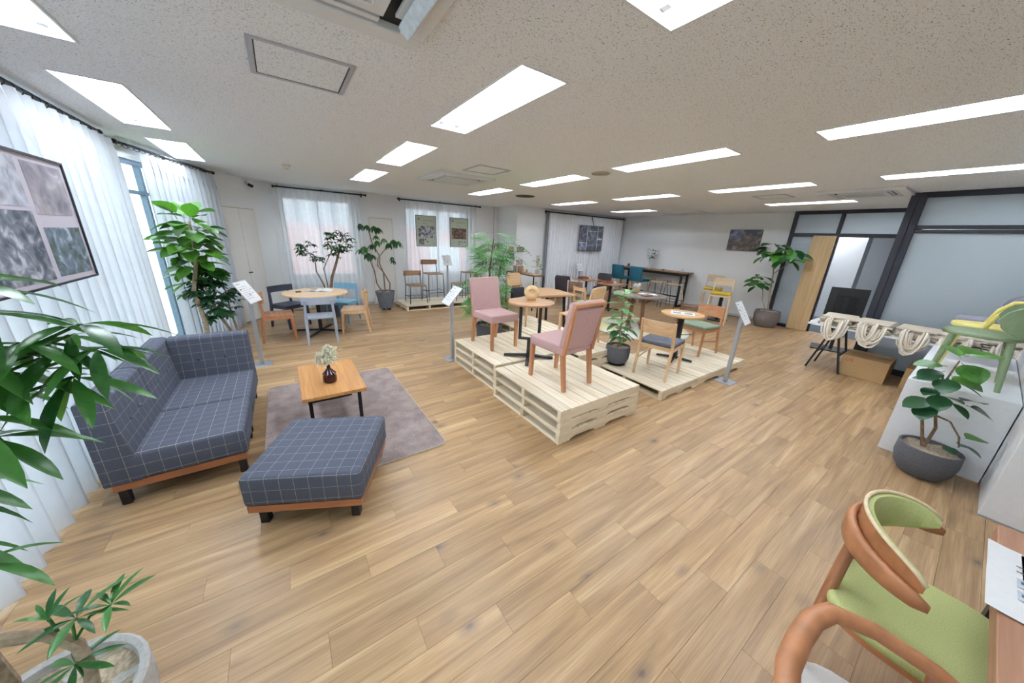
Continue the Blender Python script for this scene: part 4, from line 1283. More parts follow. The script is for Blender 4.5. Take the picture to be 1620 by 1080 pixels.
# ================================================================== BACK / RIGHT FURNITURE
# console
cs = thing('console_table', 'narrow dark console table with lower shelf below the wall notices', 'table', (0, 0, 0))
x0, x1, y0, y1 = 4.98, 5.32, 6.3, 7.52
B().box(x0, x1, y0, y1, 0.845, 0.875).build('table_top', WALN, cs, bevel=0.003, seg=1)
B().box(x0 + 0.02, x1 - 0.02, y0 + 0.02, y1 - 0.02, 0.30, 0.32).build('shelf', WALN, cs)
for x in (x0 + 0.015, x1 - 0.015):
    for y in (y0 + 0.015, y1 - 0.015):
        B().cb((x, y, 0.4225), (0.025, 0.025, 0.845)).build('leg', BLACK, cs)
PALE = wood('pale_wood_small', (208, 172, 132), (230, 200, 164), 0)
def smallthing(name, label, cat, b, mat, **k):
    return tag(b.build(name, mat, **k), label, cat)
for i, (yy, c, hh) in enumerate(((7.30, (96, 84, 78), 0.15), (7.26, (206, 190, 176), 0.17), (7.215, (120, 110, 104), 0.16), (7.165, (222, 214, 206), 0.18), (7.11, (150, 120, 96), 0.16))):
    smallthing('book', ['dark brown book at the far end of the console', 'tan book beside the dark brown one on the console', 'grey-brown book third in the console row', 'white book fourth in the console row', 'brown book nearest the viewer in the console row'][i], 'book', B().box(5.08, 5.24, yy - 0.019, yy + 0.019, 0.876, 0.876 + hh), plain('book_%d' % i, c, 0.7), bevel=0.002, seg=1)
for i, (yy, rr) in enumerate(((6.93, 0.06), (6.78, 0.05))):
    t = thing('wooden_ring', ['larger pale wooden ring on the console', 'smaller pale wooden ring on the console'][i], 'ornament', (5.12, yy, 0.876), rad(70))
    B().tube([((rr - 0.02) * math.cos(q * math.pi / 10), 0, rr + 0.012 + (rr - 0.02) * math.sin(q * math.pi / 10)) for q in range(20)], 0.022, 8, closed=True).build('ring', PALE, t, smooth='all')
    B().box(-0.03, 0.03, -0.03, 0.03, 0, 0.015).build('block', PALE, t)
smallthing('wooden_tray', 'pale wooden tray at the near end of the console', 'tray', B().box(5.04, 5.26, 6.34, 6.62, 0.876, 0.89), PALE, bevel=0.003)
bs = thing('basket', 'brown woven basket hanging below the console top', 'basket', (5.15, 7.22, 0.321))
B().lathe([(0.10, 0), (0.13, 0.02), (0.14, 0.22), (0.13, 0.24), (0.12, 0.23), (0.115, 0.03)], 18).build('body', plain('wicker', (150, 126, 100), 0.9, noise=0.2, ns=60, bump=0.6), bs, smooth=True)
B().tube([(0.12 * math.cos(q * math.pi / 8), 0, 0.23 + 0.12 * math.sin(q * math.pi / 8)) for q in range(9)], 0.008, 6).build('handle', plain('wicker', (150, 126, 100)), bs)

# live edge table
lt = thing('square_table', 'square live-edge wooden table behind the round side table', 'table', (4.33, 5.12, 0), rad(-6))
pts = []
for k in range(32):
    q = k * 2 * math.pi / 32
    c, s_ = math.cos(q), math.sin(q)
    m = 0.46 / max(abs(c), abs(s_)) * (1 + 0.025 * math.sin(5 * q + 1))
    pts.append((c * m, s_ * m))
B().prism(pts, 0.67, 0.71, 'z').build('table_top', wood('live_edge', (186, 140, 96), (214, 172, 128), 0), lt, bevel=0.006)
for sx in (-1, 1):
    for sy in (-1, 1):
        B().bar((sx * 0.3, sy * 0.3, 0.67), (sx * 0.34, sy * 0.34, 0), 0.04, 0.04).build('leg', BLACK, lt)

# dark upholstered chairs and small tables
DKCH = fabric('charcoal_check', (62, 56, 62), 0.2, check=0.05)
def shell_chair(label, xy, fdir):
    t = thing('upholstered_chair', label, 'chair', (xy[0], xy[1], 0), face(*fdir), 'charcoal upholstered chairs at the back')
    cushion(None, -0.22, 0.22, -0.22, 0.23, 0.36, 0.45, 0.03, 0, 'seat', DKCH, t)
    X = Matrix.Translation((0, -0.22, 0.40)) @ Matrix.Rotation(rad(10), 4, 'X')
    B().prism([(-0.20, 0), (0.20, 0), (0.215, 0.35), (0.19, 0.42), (-0.19, 0.42), (-0.215, 0.35)], -0.03, 0.03, 'y', X).build('backrest', DKCH, t, smooth=True, bevel=0.02, seg=3)
    for sx in (-1, 1):
        leg(t, (sx * 0.18, 0.18, 0.37), (sx * 0.19, 0.2, 0), 0.035, w2=0.025, mat=OAKZ)
        leg(t, (sx * 0.18, -0.19, 0.37), (sx * 0.19, -0.23, 0), 0.035, w2=0.025, mat=OAKZ)
shell_chair('charcoal check chair left of the small square tables by the pleated curtain', (6.45, 6.72), (0.8, 0.45))
shell_chair('charcoal check chair behind the small square tables by the pleated curtain', (7.9, 6.62), (-0.85, -0.5))
wt = thing('slat_chair', 'white-framed chair with dark slatted back by the small square tables', 'chair', (6.15, 5.95, 0), face(0.8, 0.5))
WFR = plain('white_frame_paint', (206, 208, 212), 0.5)
for sx in (-1, 1):
    B().bar((sx * 0.19, -0.24, 0.78), (sx * 0.19, -0.18, 0.42), 0.035, 0.03, ref=(1, 0, 0)).build('back_post', WFR, wt)
    B().bar((sx * 0.19, -0.18, 0.43), (sx * 0.19, -0.24, 0), 0.04, 0.04).build('leg', WFR, wt)
    B().bar((sx * 0.19, 0.19, 0.42), (sx * 0.19, 0.22, 0), 0.04, 0.04).build('leg', WFR, wt)
cushion(None, -0.21, 0.21, -0.2, 0.22, 0.42, 0.455, 0.01, 0, 'seat', WALN, wt, 2)
for k in range(5):
    zz = 0.52 + k * 0.052
    B().cb((0, -0.195 - (zz - 0.42) * 0.15, zz), (0.36, 0.018, 0.044)).build('slat', WALN, wt)
def sq_table(label, xy, w, top):
    t = thing('square_table', label, 'table', (xy[0], xy[1], 0))
    B().box(-w, w, -w, w, 0.675, 0.70).build('table_top', top, t, bevel=0.003, seg=1)
    B().cb((0, 0, 0.345), (0.045, 0.045, 0.66)).build('column', BLACK, t)
    star_base(t, 0.28, rad(45))
sq_table('small square wooden table between the two charcoal chairs', (7.12, 6.55), 0.3, wood('mid_brown_top', (150, 106, 74), (180, 134, 98), 0))
sq_table('small square wooden table next to the white-framed chair', (7.05, 5.62), 0.3, wood('mid_brown_top', (150, 106, 74), (180, 134, 98), 0))
for i, (xx, yy) in enumerate(((7.02, 6.6), (6.98, 5.7))):
    t = thing('wooden_box', ['low wooden caddy on the farther small square table', 'low wooden caddy on the nearer small square table'][i], 'box', (xx, yy, 0.701))
    B().box(-0.13, 0.13, -0.09, 0.09, 0, 0.012).build('bottom', WALN, t)
    for q in ((-0.13, 0.13, -0.09, -0.078), (-0.13, 0.13, 0.078, 0.09), (-0.13, -0.118, -0.078, 0.078), (0.118, 0.13, -0.078, 0.078)):
        B().box(*q, 0.012, 0.06).build('side', wood('red_brown', (128, 76, 50), (156, 98, 68), 0), t)
    j = thing('spice_jar', ['small glass jar on the farther small square table', 'small glass jar on the nearer small square table'][i], 'jar', (xx + 0.2, yy - 0.1, 0.701))
    B().lathe([(0.03, 0), (0.032, 0.04), (0.024, 0.055)], 12).build('body', plain('jar_glass', (214, 214, 210), 0.15), j, smooth=True)
    B().lathe([(0.026, 0.055), (0.026, 0.07)], 12).build('lid', WALN, j)
# lime seat chair
lc = thing('wooden_chair', 'pale wooden chair with lime green seat behind the small ficus', 'chair', (5.42, 4.92, 0), face(1, -0.1))
for sx in (-1, 1):
    B().bar((sx * 0.18, -0.25, 0.80), (sx * 0.18, -0.19, 0.42), 0.032, 0.028, ref=(1, 0, 0)).build('back_post', OAKZ, lc)
    B().bar((sx * 0.18, -0.19, 0.43), (sx * 0.18, -0.24, 0), 0.032, 0.032).build('leg', OAKZ, lc)
    B().bar((sx * 0.18, 0.19, 0.42), (sx * 0.18, 0.2, 0), 0.032, 0.032).build('leg', OAKZ, lc)
for zz in (0.60, 0.74):
    B().cb((0, -0.20 - (zz - 0.42) * 0.14, zz), (0.34, 0.018, 0.07)).build('back_slat', OAKX, lc)
cushion(None, -0.2, 0.2, -0.19, 0.21, 0.42, 0.46, 0.015, 0, 'seat', fabric('lime_fabric', (176, 196, 110), 0.15), lc)

# round rug and trestle table
def roundrug_mat():
    t = NT('yellow_rug')
    co = t.n('ShaderNodeTexCoord').outputs['Object']
    vo = t.n('ShaderNodeTexVoronoi', i_Scale=3.0)
    t.l(co, vo.inputs['Vector'])
    f = t.math('FRACT', t.math('MULTIPLY', vo.outputs['Distance'], 14.0))
    n = t.n('ShaderNodeTexNoise', i_Scale=1.8)
    t.l(co, n.inputs['Vector'])
    ca = t.ramp(n.outputs[0], [(0.42, lin((216, 224, 222))), (0.56, lin((206, 192, 92)))])
    t.l(t.mix(t.math('GREATER_THAN', f, 0.5), ca, lin((228, 226, 206))), t.b.inputs['Base Color'])
    t.b.inputs['Roughness'].default_value = 1.0
    return t.m
rr = thing('round_rug', 'round yellow and white patterned rug under the trestle table', 'rug', (6.13, 4.02, 0.0005))
B().lathe([(0.001, 0), (0.97, 0), (0.97, 0.008), (0.001, 0.008)], 56, cap=False).build('pile', roundrug_mat(), rr)
B().lathe([(0.97, 0), (0.985, 0), (0.985, 0.010), (0.97, 0.010)], 56, cap=False).build('binding', plain('rug_edge', (200, 206, 204), 0.9), rr)
tt = thing('trestle_table', 'round dark-stained table with thick brown trestle legs on the round rug', 'table', (6.13, 4.12, 0.009), rad(-50))
B().lathe([(0.001, 0.67), (0.53, 0.67), (0.54, 0.68), (0.54, 0.70), (0.001, 0.70)], 48, cap=False).build('table_top', wood('grey_brown_top', (104, 92, 84), (142, 126, 114), 0), tt, smooth=True)
for s_ in (-1, 1):
    B().bar((s_ * 0.1, 0, 0.67), (s_ * 0.13, 0, 0.06), 0.075, 0.075, ref=(0, 1, 0)).build('leg', WALNZ, tt, bevel=0.005)
    B().bar((s_ * 0.10, 0, 0.5), (s_ * 0.34, 0, 0.66), 0.05, 0.05, ref=(0, 1, 0)).build('brace', WALNZ, tt)
    B().cb((s_ * 0.13, 0, 0.03), (0.08, 0.62, 0.06)).build('foot', WALNZ, tt, bevel=0.005)
B().cb((0, 0, 0.655), (0.6, 0.08, 0.03)).build('cleat', WALN, tt)
for i, (xx, yy, q) in enumerate(((5.98, 4.34, 0.3), (6.33, 3.93, 0.9), (6.26, 4.12, 0.2))):
    t = thing('napkin', ['folded white napkin on the left of the trestle table', 'folded white napkin on the right of the trestle table', 'folded white napkin behind the flower pot on the trestle table'][i], 'napkin', (xx, yy, 0.7095), q)
    B().box(-0.1, 0.1, -0.07, 0.07, 0, 0.006).build('lower_fold', PAPER, t)
    B().box(-0.095, 0.08, -0.066, 0.05, 0.006, 0.012).build('upper_fold', PAPER, t)
smallthing('wooden_tray', 'small brown wooden block at the front of the trestle table', 'tray', B().box(5.93, 6.17, 3.83, 3.95, 0.7095, 0.73), WALN, bevel=0.004)
fp = thing('flower_pot', 'small woven pot with white dried flowers on the trestle table', 'flowers', (6.2, 4.28, 0.7095))
B().lathe([(0.05, 0), (0.07, 0.03), (0.06, 0.1), (0.05, 0.1), (0.045, 0.03)], 16).build('pot', plain('woven_pot', (170, 148, 110), 0.9, noise=0.25, ns=80), fp, smooth=True)
b = B()
for k in range(90):
    v = Vector((U(-1, 1), U(-1, 1), U(-0.3, 1))) * 0.075
    X = Matrix.Translation(v + Vector((0, 0, 0.13))) @ Euler((U(0, 6), U(0, 6), U(0, 6))).to_matrix().to_4x4()
    b.add([(-0.018, 0, 0), (0, -0.008, 0), (0.018, 0, 0), (0, 0.008, 0)], [(0, 1, 2, 3)], X)
tag(b.build('blossom', plain('white_blossom', (232, 232, 226), 0.9), fp), None, None, kind='stuff')

# high counter
hc = thing('high_counter', 'long high counter with brown wood top and black frame along the right wall', 'counter', (9.5, 6.02, 0))
B().box(-0.2, 0.2, -1.14, 1.14, 0.965, 1.0).build('table_top', wood('counter_top', (128, 98, 72), (164, 130, 100), 1), hc, bevel=0.004)
for yy in (-1.0, 1.0):
    for xx in (-0.16, 0.16):
        B().cb((xx, yy, 0.4825), (0.05, 0.05, 0.965)).build('leg', BLACK, hc)
    B().cb((0, yy, 0.03), (0.37, 0.05, 0.05)).build('foot_bar', BLACK, hc)
    B().cb((0, yy, 0.92), (0.27, 0.05, 0.05)).build('cross_bar', BLACK, hc)
for xx in (-0.16, 0.16):
    B().cb((xx, 0, 0.925), (0.04, 1.95, 0.07)).build('apron', BLACK, hc)
B().cb((-0.16, 0, 0.30), (0.035, 1.95, 0.035)).build('foot_rail', BLACK, hc)
cj = thing('candle_jar', 'small brown candle jar on the far end of the high counter', 'jar', (9.42, 6.9, 1.001))
B().lathe([(0.035, 0), (0.037, 0.07), (0.034, 0.075)], 14).build('glass', plain('amber_jar', (112, 82, 60), 0.3), cj, smooth=True)
B().lathe([(0.038, 0.075), (0.038, 0.09)], 14).build('lid', BLACK, cj)
smallthing('ashtray', 'small black dish in the middle of the high counter', 'dish', B().lathe([(0.03, 0), (0.05, 0.02), (0.045, 0.022), (0.03, 0.008)], 14, (9.42, 5.66, 1.001)), BLACK, smooth=True)
gl = thing('drinking_glass', 'small clear glass near the right end of the high counter', 'glass', (9.5, 5.12, 1.001))
B().lathe([(0.025, 0), (0.03, 0.08), (0.027, 0.08), (0.023, 0.006)], 14).build('cup', plain('clear_glass_look', (214, 220, 224), 0.1), gl, smooth=True)
TEAL = fabric('teal_wool', (48, 98, 116), 0.2)
def bar_chair(label, xy):
    t = thing('bar_chair', label, 'stool', (xy[0], xy[1], 0), face(1, 0.0), 'teal upholstered bar chairs')
    cushion(None, -0.21, 0.21, -0.22, 0.22, 0.65, 0.73, 0.025, 0, 'seat', TEAL, t)
    X = Matrix.Translation((0, -0.22, 0.66)) @ Matrix.Rotation(rad(5), 4, 'X')
    B().box(-0.215, 0.215, -0.03, 0.03, 0, 0.42, X).build('backrest', TEAL, t, smooth=True, bevel=0.02, seg=3)
    for sx in (-1, 1):
        for sy in (-1, 1):
            leg(t, (sx * 0.175, sy * 0.18, 0.66), (sx * 0.19, sy * 0.21, 0), 0.036, w2=0.028, mat=OAKZ)
        B().bar((sx * 0.185, -0.2, 0.24), (sx * 0.185, 0.2, 0.24), 0.022, 0.022).build('stretcher', OAKX, t)
    for sy in (-1, 1):
        B().bar((-0.185, sy * 0.2, 0.30), (0.185, sy * 0.2, 0.30), 0.022, 0.022).build('stretcher', OAKX, t)
bar_chair('teal upholstered bar chair farther along the high counter', (8.86, 6.68))
bar_chair('teal upholstered bar chair nearer the wire stools', (8.86, 6.02))
def wire_stool(label, xy):
    t = thing('wire_stool', label, 'stool', (xy[0], xy[1], 0), face(1, 0), 'black wire bar stools')
    B().box(-0.19, 0.19, -0.15, 0.15, 0.66, 0.685).build('seat', PALE, t, bevel=0.005)
    for s_ in (-1, 1):
        B().tube([(s_ * 0.2, -0.24, 0), (s_ * 0.2, -0.13, 0.68), (s_ * 0.2, -0.09, 0.74), (s_ * 0.2, 0.09, 0.74), (s_ * 0.2, 0.13, 0.68), (s_ * 0.2, 0.24, 0)], 0.009, 6).build('leg_loop', BLACK, t, smooth=True)
    for yy, zz in ((-0.205, 0.22), (0.205, 0.22), (-0.125, 0.66), (0.125, 0.66)):
        B().tube([(-0.2, yy, zz), (0.2, yy, zz)], 0.008, 6).build('crossbar', BLACK, t)
wire_stool('black wire stool with wood seat, next to the teal bar chair', (9.06, 5.50))
wire_stool('black wire stool with wood seat, nearest the counter end', (9.06, 5.00))
MUST = fabric('mustard_wool', (198, 168, 62), 0.15)
ASHZ = wood('pale_ash_z', (206, 180, 146), (228, 206, 176), 2)
ASHX = wood('pale_ash_x', (206, 180, 146), (228, 206, 176), 0)
def high_chair(label, xy, fdir):
    t = thing('counter_chair', label, 'chair', (xy[0], xy[1], 0), face(*fdir), 'mustard cushion counter chairs')
    sh = 0.69
    for s_ in (-1, 1):
        leg(t, (s_ * 0.195, 0.17, sh), (s_ * 0.21, 0.21, 0), 0.034, w2=0.026, mat=ASHZ)
        leg(t, (s_ * 0.185, -0.18, sh), (s_ * 0.2, -0.24, 0), 0.034, w2=0.026, mat=ASHZ)
        B().bar((s_ * 0.185, -0.18, sh - 0.03), (s_ * 0.185, -0.245, 1.02), 0.03, 0.026, ref=(1, 0, 0)).build('back_post', ASHZ, t)
        B().bar((s_ * 0.2, -0.22, 0.32), (s_ * 0.205, 0.19, 0.32), 0.02, 0.02).build('stretcher', ASHX, t)
        B().bar((s_ * 0.19, -0.18, sh - 0.03), (s_ * 0.195, 0.17, sh - 0.03), 0.02, 0.04).build('side_rail', ASHX, t)
    B().cb((0, 0.2, 0.24), (0.4, 0.02, 0.022)).build('foot_rest', ASHX, t)
    B().cb((0, 0.17, sh - 0.03), (0.37, 0.02, 0.04)).build('front_rail', ASHX, t)
    b = B()
    for i in range(8):
        q = []
        for u in (i / 8, (i + 1) / 8):
            x = (u - 0.5) * 0.40
            y = -0.235 - 0.03 * math.cos((u - 0.5) * math.pi)
            for z_ in (0.87, 1.03):
                q += [(x, y - (z_ - 0.95) * 0.15, z_), (x, y + 0.018 - (z_ - 0.95) * 0.15, z_)]
        b.add(q, [(0, 4, 5, 1), (2, 3, 7, 6), (0, 2, 6, 4), (1, 5, 7, 3)])
    b.build('back_panel', ASHX, t)
    cushion(None, -0.2, 0.2, -0.18, 0.2, sh - 0.005, sh + 0.045, 0.02, 0, 'cushion', MUST, t)
high_chair('pale wood counter chair with mustard cushion, farther one beside the right wall', (9.05, 3.98), (-0.95, -0.35))
high_chair('pale wood counter chair with mustard cushion, nearer one beside the sign stand', (8.30, 3.46), (-0.95, -0.3))
pdm = thing('pedestal_stand', 'black pedestal stand with square base behind the mustard chairs', 'stand', (8.68, 3.58, 0))
B().box(-0.17, 0.17, -0.17, 0.17, 0, 0.02).build('base', BLACK, pdm)
B().cb((0, 0, 0.32), (0.06, 0.06, 0.6)).build('column', BLACK, pdm)
B().box(-0.12, 0.12, -0.12, 0.12, 0.62, 0.635).build('plate', BLACK, pdm)
rc = thing('rattan_chair', 'dark wooden chair with woven rattan back behind the round low-pallet table', 'chair', (7.55, 3.70, 0), face(0.5, -0.86))
for s_ in (-1, 1):
    B().bar((s_ * 0.19, -0.25, 0.74), (s_ * 0.19, -0.18, 0.42), 0.03, 0.03, ref=(1, 0, 0)).build('back_post', WALNZ, rc)
    B().bar((s_ * 0.19, -0.18, 0.43), (s_ * 0.19, -0.22, 0), 0.034, 0.034).build('leg', WALNZ, rc)
    B().bar((s_ * 0.19, 0.18, 0.42), (s_ * 0.19, 0.2, 0), 0.034, 0.034).build('leg', WALNZ, rc)
B().bar((0, -0.215, 0.57), (0, -0.25, 0.74), 0.42, 0.02, ref=(1, 0, 0)).build('rattan_panel', plain('rattan', (206, 182, 140), 0.8, noise=0.15, ns=120, bump=0.5), rc)
cushion(None, -0.2, 0.2, -0.18, 0.2, 0.41, 0.44, 0.008, 0, 'seat', WALN, rc, 2)

# ================================================================== RIGHT SIDE: TOTE TABLE, BOXES, MONITOR
tb = thing('folding_table', 'white-topped table on black trestles covered with tote bags', 'table', (0, 0, 0))
B().box(6.46, 7.18, -0.62, 1.40, 0.675, 0.70).build('table_top', plain('white_laminate', (238, 240, 242), 0.35), tb, bevel=0.004)
for yy in (1.1, -0.3):
    for xx in (6.62, 7.02):
        for d in (-1, 1):
            B().bar((xx, yy + d * 0.03, 0.66), (xx + (0.03 if xx > 6.8 else -0.03), yy + d * 0.19, 0), 0.035, 0.022).build('trestle_leg', BLACK, tb)
    B().cb((6.82, yy, 0.662), (0.6, 0.09, 0.025)).build('trestle_beam', BLACK, tb)
    for d in (-1, 1):
        B().cb((6.82, yy + d * 0.125, 0.27), (0.43, 0.02, 0.03)).build('trestle_brace', BLACK, tb)
TOTE = fabric('natural_canvas', (238, 230, 216), 0.06, sc=200)
TOTE2 = fabric('natural_canvas_unbleached', (224, 210, 190), 0.08, sc=160)
yc = [1.10, 0.74, 0.36, 0.02, -0.34]
pile = ['leftmost pile', 'second pile from the left', 'third pile from the left', 'fourth pile from the left', 'rightmost pile']
NB = 9
for pi_, y in enumerate(yc):
    for k in range(NB):
        t = thing('tote_bag', 'cream tote bag, %s of the %s' % (['topmost', 'second from the top', 'third from the top', 'fourth from the top', 'fifth from the top', 'sixth from the top', 'third from the bottom', 'second from the bottom', 'bottom one'][NB - 1 - k], pile[pi_]), 'bag', (6.47 + U(0, 0.05), y + U(-0.025, 0.025), 0.7005 + k * 0.0145), U(-0.09, 0.09), 'canvas tote bags, ' + pile[pi_])
        top = k == NB - 1
        fz = 0.0065
        ph = U(0, 6)
        def fb(u, v, ph=ph):
            e = max(0, 1 - u * 6)
            return (u * 0.5, (v - 0.5) * 0.34, 0.0115 + fz * math.sin(9 * v + ph) * e + 0.003 * math.sin(3 * u * 3 + ph) * (1 if top else 0.3))
        bb_ = B().grid(fb, 8, 10)
        bb_.grid(lambda u, v, ph=ph: (u * 0.5, (v - 0.5) * 0.34, 0.0 + fz * 0.6 * math.sin(11 * v + ph + 2) * max(0, 1 - u * 6) * 0.5 + 0.001), 8, 10)
        bb_.grid(lambda u, v, ph=ph: (0.0 + 0.004 * math.sin(20 * u + ph), (u - 0.5) * 0.34, 0.001 + v * 0.0105 + (fz * math.sin(9 * u + ph) * v)), 10, 1)
        bb_.build('body', TOTE if k % 2 else TOTE2, t, smooth='all')
        dz = 0.12 + 0.012 * k + U(0, 0.11)
        wq = 0.085 + U(-0.03, 0.03)
        yo = U(-0.02, 0.02)
        ox = -0.018 - 0.004 * k
        pts = [(0.04, yo - wq, 0.010), (-0.005, yo - wq, 0.008), (ox - 0.02, yo - wq - 0.005, -0.02), (ox - 0.024, yo - wq * 0.9, -dz * 0.6), (ox - 0.02, yo - wq * 0.5, -dz * 0.93), (ox - 0.02, yo, -dz), (ox - 0.02, yo + wq * 0.5, -dz * 0.93), (ox - 0.024, yo + wq * 0.9, -dz * 0.6), (ox - 0.02, yo + wq + 0.005, -0.02), (-0.005, yo + wq, 0.008), (0.04, yo + wq, 0.010)]
        B().tube(pts, 0.012, 6, flat=0.14, ref=(1, 0, 0.2)).build('strap', TOTE, t, smooth='all')
        k2 = U(0.72, 0.9)
        B().tube([(x + 0.006, yo + (y_ - yo) * k2 * 0.9, z_ * k2 if z_ < 0 else z_ - 0.004) for x, y_, z_ in pts], 0.011, 6, flat=0.14, ref=(1, 0, 0.2)).build('strap', TOTE2, t, smooth='all')
smallthing('paper_stack', 'short stack of white paper at the left end of the tote table', 'paper', B().box(6.52, 6.9, 1.30, 1.39, 0.701, 0.725), PAPER, bevel=0.002, seg=1)
CARD = plain('cardboard', (186, 154, 110), 0.85, noise=0.05, ns=90)
CARD2 = plain('cardboard_tape', (170, 146, 112), 0.6)
REDP = plain('red_print', (176, 70, 58), 0.8)
def carton(label, x0, x1, y0, y1, h):
    t = thing('cardboard_box', label, 'box', (x0, y0, 0), 0, 'cardboard boxes under the tote table')
    w, d = x1 - x0, y1 - y0
    B().box(0, w, 0, d, 0, h - 0.004).build('body', CARD, t, bevel=0.003, seg=1)
    for s_ in (0, 1):
        B().box(0.002, w / 2 - 0.002, 0.002, d - 0.002, h - 0.004, h).build('flap', CARD, t, loc=(s_ * w / 2, 0, 0))
    B().box(w / 2 - 0.025, w / 2 + 0.025, 0, d, h, h + 0.0008).build('tape', CARD2, t)
    b = B()
    zt = h - 0.03
    ys = d - 0.05
    # red stamp: a U stroke and an F-like stroke
    b.box(-0.001, 0, ys - 0.005, ys, zt - 0.05, zt)
    b.box(-0.001, 0, ys - 0.03, ys - 0.005, zt - 0.05, zt - 0.043)
    b.box(-0.001, 0, ys - 0.035, ys - 0.03, zt - 0.05, zt)
    b.box(-0.001, 0, ys - 0.055, ys - 0.05, zt - 0.05, zt)
    b.box(-0.001, 0, ys - 0.08, ys - 0.055, zt - 0.006, zt)
    b.box(-0.001, 0, ys - 0.078, ys - 0.055, zt - 0.03, zt - 0.024)
    b.box(-0.001, 0, ys - 0.08, ys - 0.055, zt - 0.05, zt - 0.044)
    b.build('printed_mark', REDP, t)
carton('cardboard box with red stamp fully visible under the tote table', 6.64, 7.16, 0.46, 0.94, 0.30)
carton('cardboard box partly hidden behind the white plinth', 6.66, 7.16, -0.22, 0.32, 0.30)
mo = thing('monitor', 'black flat monitor on a floor stand seen from behind, in the doorway', 'monitor', (8.25, 1.36, 0), face(1, 0.2))
B().box(-0.25, 0.25, -0.02, 0.02, 0.62, 1.13).build('screen', BLACK, mo, bevel=0.006)
B().box(-0.14, 0.14, -0.045, -0.02, 0.70, 1.0).build('back_cover', plain('black_plastic', (16, 16, 18), 0.6), mo, bevel=0.01)
B().cb((0, -0.06, 0.49), (0.05, 0.03, 0.94)).build('stand_pole', DARKF, mo)
B().box(-0.28, 0.28, -0.25, 0.2, 0, 0.02).build('stand_base', BLACK, mo, bevel=0.004)

# white plinths with chairs
PLN = plain('plinth_white', (236, 238, 242), 0.5, noise=0.01)
pl = thing('display_plinth', 'low white display plinth carrying the green and yellow chairs', 'plinth', (0, 0, 0))
B().box(4.38, 5.40, -0.385, 0.18, 0, 0.70).build('box', PLN, pl, bevel=0.002, seg=1)
B().box(5.403, 6.42, -0.385, 0.18, 0, 0.70).build('box', PLN, pl, bevel=0.002, seg=1)
p2 = thing('display_partition', 'tall white block at the right edge beside the plinth', 'plinth', (0, 0, 0))
B().box(3.80, 6.42, -1.3, -0.392, 0.012, 1.35).build('box', PLN, p2, bevel=0.002, seg=1)
B().box(3.80, 6.42, -1.3, -0.392, 0, 0.012).build('base', plain('grey_base', (170, 172, 178), 0.6), p2)
def ell(rx, ry, n=28, e=2.6):
    p = []
    for k in range(n):
        q = k * 2 * math.pi / n
        c, s_ = math.cos(q), math.sin(q)
        p.append((rx * math.copysign(abs(c) ** (2 / e), c), ry * math.copysign(abs(s_) ** (2 / e), s_)))
    return p
def toy_chair(label, xy, fdir, m, arms, disc):
    t = thing('painted_chair', label, 'chair', (xy[0], xy[1], 0.70), face(*fdir), 'painted wooden chairs on the plinth')
    B().prism(ell(0.22, 0.215), 0.405, 0.435, 'z').build('seat', m, t, smooth=True, bevel=0.01)
    for sx in (-1, 1):
        B().tube([(sx * 0.15, 0.14, 0.41), (sx * 0.19, 0.18, 0)], [0.026, 0.016], 10).build('leg', m, t, smooth=True)
        B().tube([(sx * 0.15, -0.14, 0.41), (sx * 0.19, -0.19, 0)], [0.026, 0.016], 10).build('leg', m, t, smooth=True)
    if disc:
        def bf(u, v, o=0.0):
            a = (u - 0.5) * 3.0
            return (math.sin(a) * (0.235 + o), -0.02 - math.cos(a) * (0.225 + o), 0)
        b = B()
        n = 26
        for i in range(n):
            q = []
            for u in (i / n, (i + 1) / n):
                hh = 0.16 * math.sqrt(max(0.0001, 1 - (2 * u - 1) ** 2))
                for o in (0, 0.028):
                    x, y, _ = bf(u, 0, o)
                    q += [(x, y, 0.575 - hh), (x, y, 0.575 + hh)]
            b.add(q, [(0, 1, 5, 4), (2, 6, 7, 3), (1, 3, 7, 5), (0, 4, 6, 2)])
        b.build('backrest', m, t, smooth=True)
    if arms:
        for o in (0.0, 0.045):
            pts = [(-0.22 - o, 0.02, 0.42), (-0.23 - o, -0.02, 0.56), (-0.23 - o, -0.08, 0.64), (-0.21 - o, -0.18, 0.66)]
            pts += [(math.sin(a) * (0.23 + o), -0.16 - math.cos(a) * 0.09, 0.66) for a in (-0.9, -0.4, 0.0, 0.4, 0.9)]
            pts += [(0.21 + o, -0.18, 0.66), (0.23 + o, -0.08, 0.64), (0.23 + o, -0.02, 0.56), (0.22 + o, 0.02, 0.42)]
            B().tube(pts, 0.0145, 8).build('arm_rail', m, t, smooth='all')
    return t
def lacq(nm, c):
    return plain(nm, c, 0.4, noise=0.03)
toy_chair('sage green wooden chair with rounded back, on the plinth nearest the viewer', (4.80, -0.08), (0.0, 1), lacq('sage_lacquer', (122, 140, 104)), False, True)
toy_chair('yellow wooden chair with looped double arm rails on the plinth', (5.36, -0.10), (0.0, 1), lacq('yellow_lacquer', (234, 220, 130)), True, False)
toy_chair('lilac-grey wooden chair behind the yellow one on the plinth', (5.92, -0.10), (0.0, 1), lacq('lilac_lacquer', (146, 142, 158)), False, True)

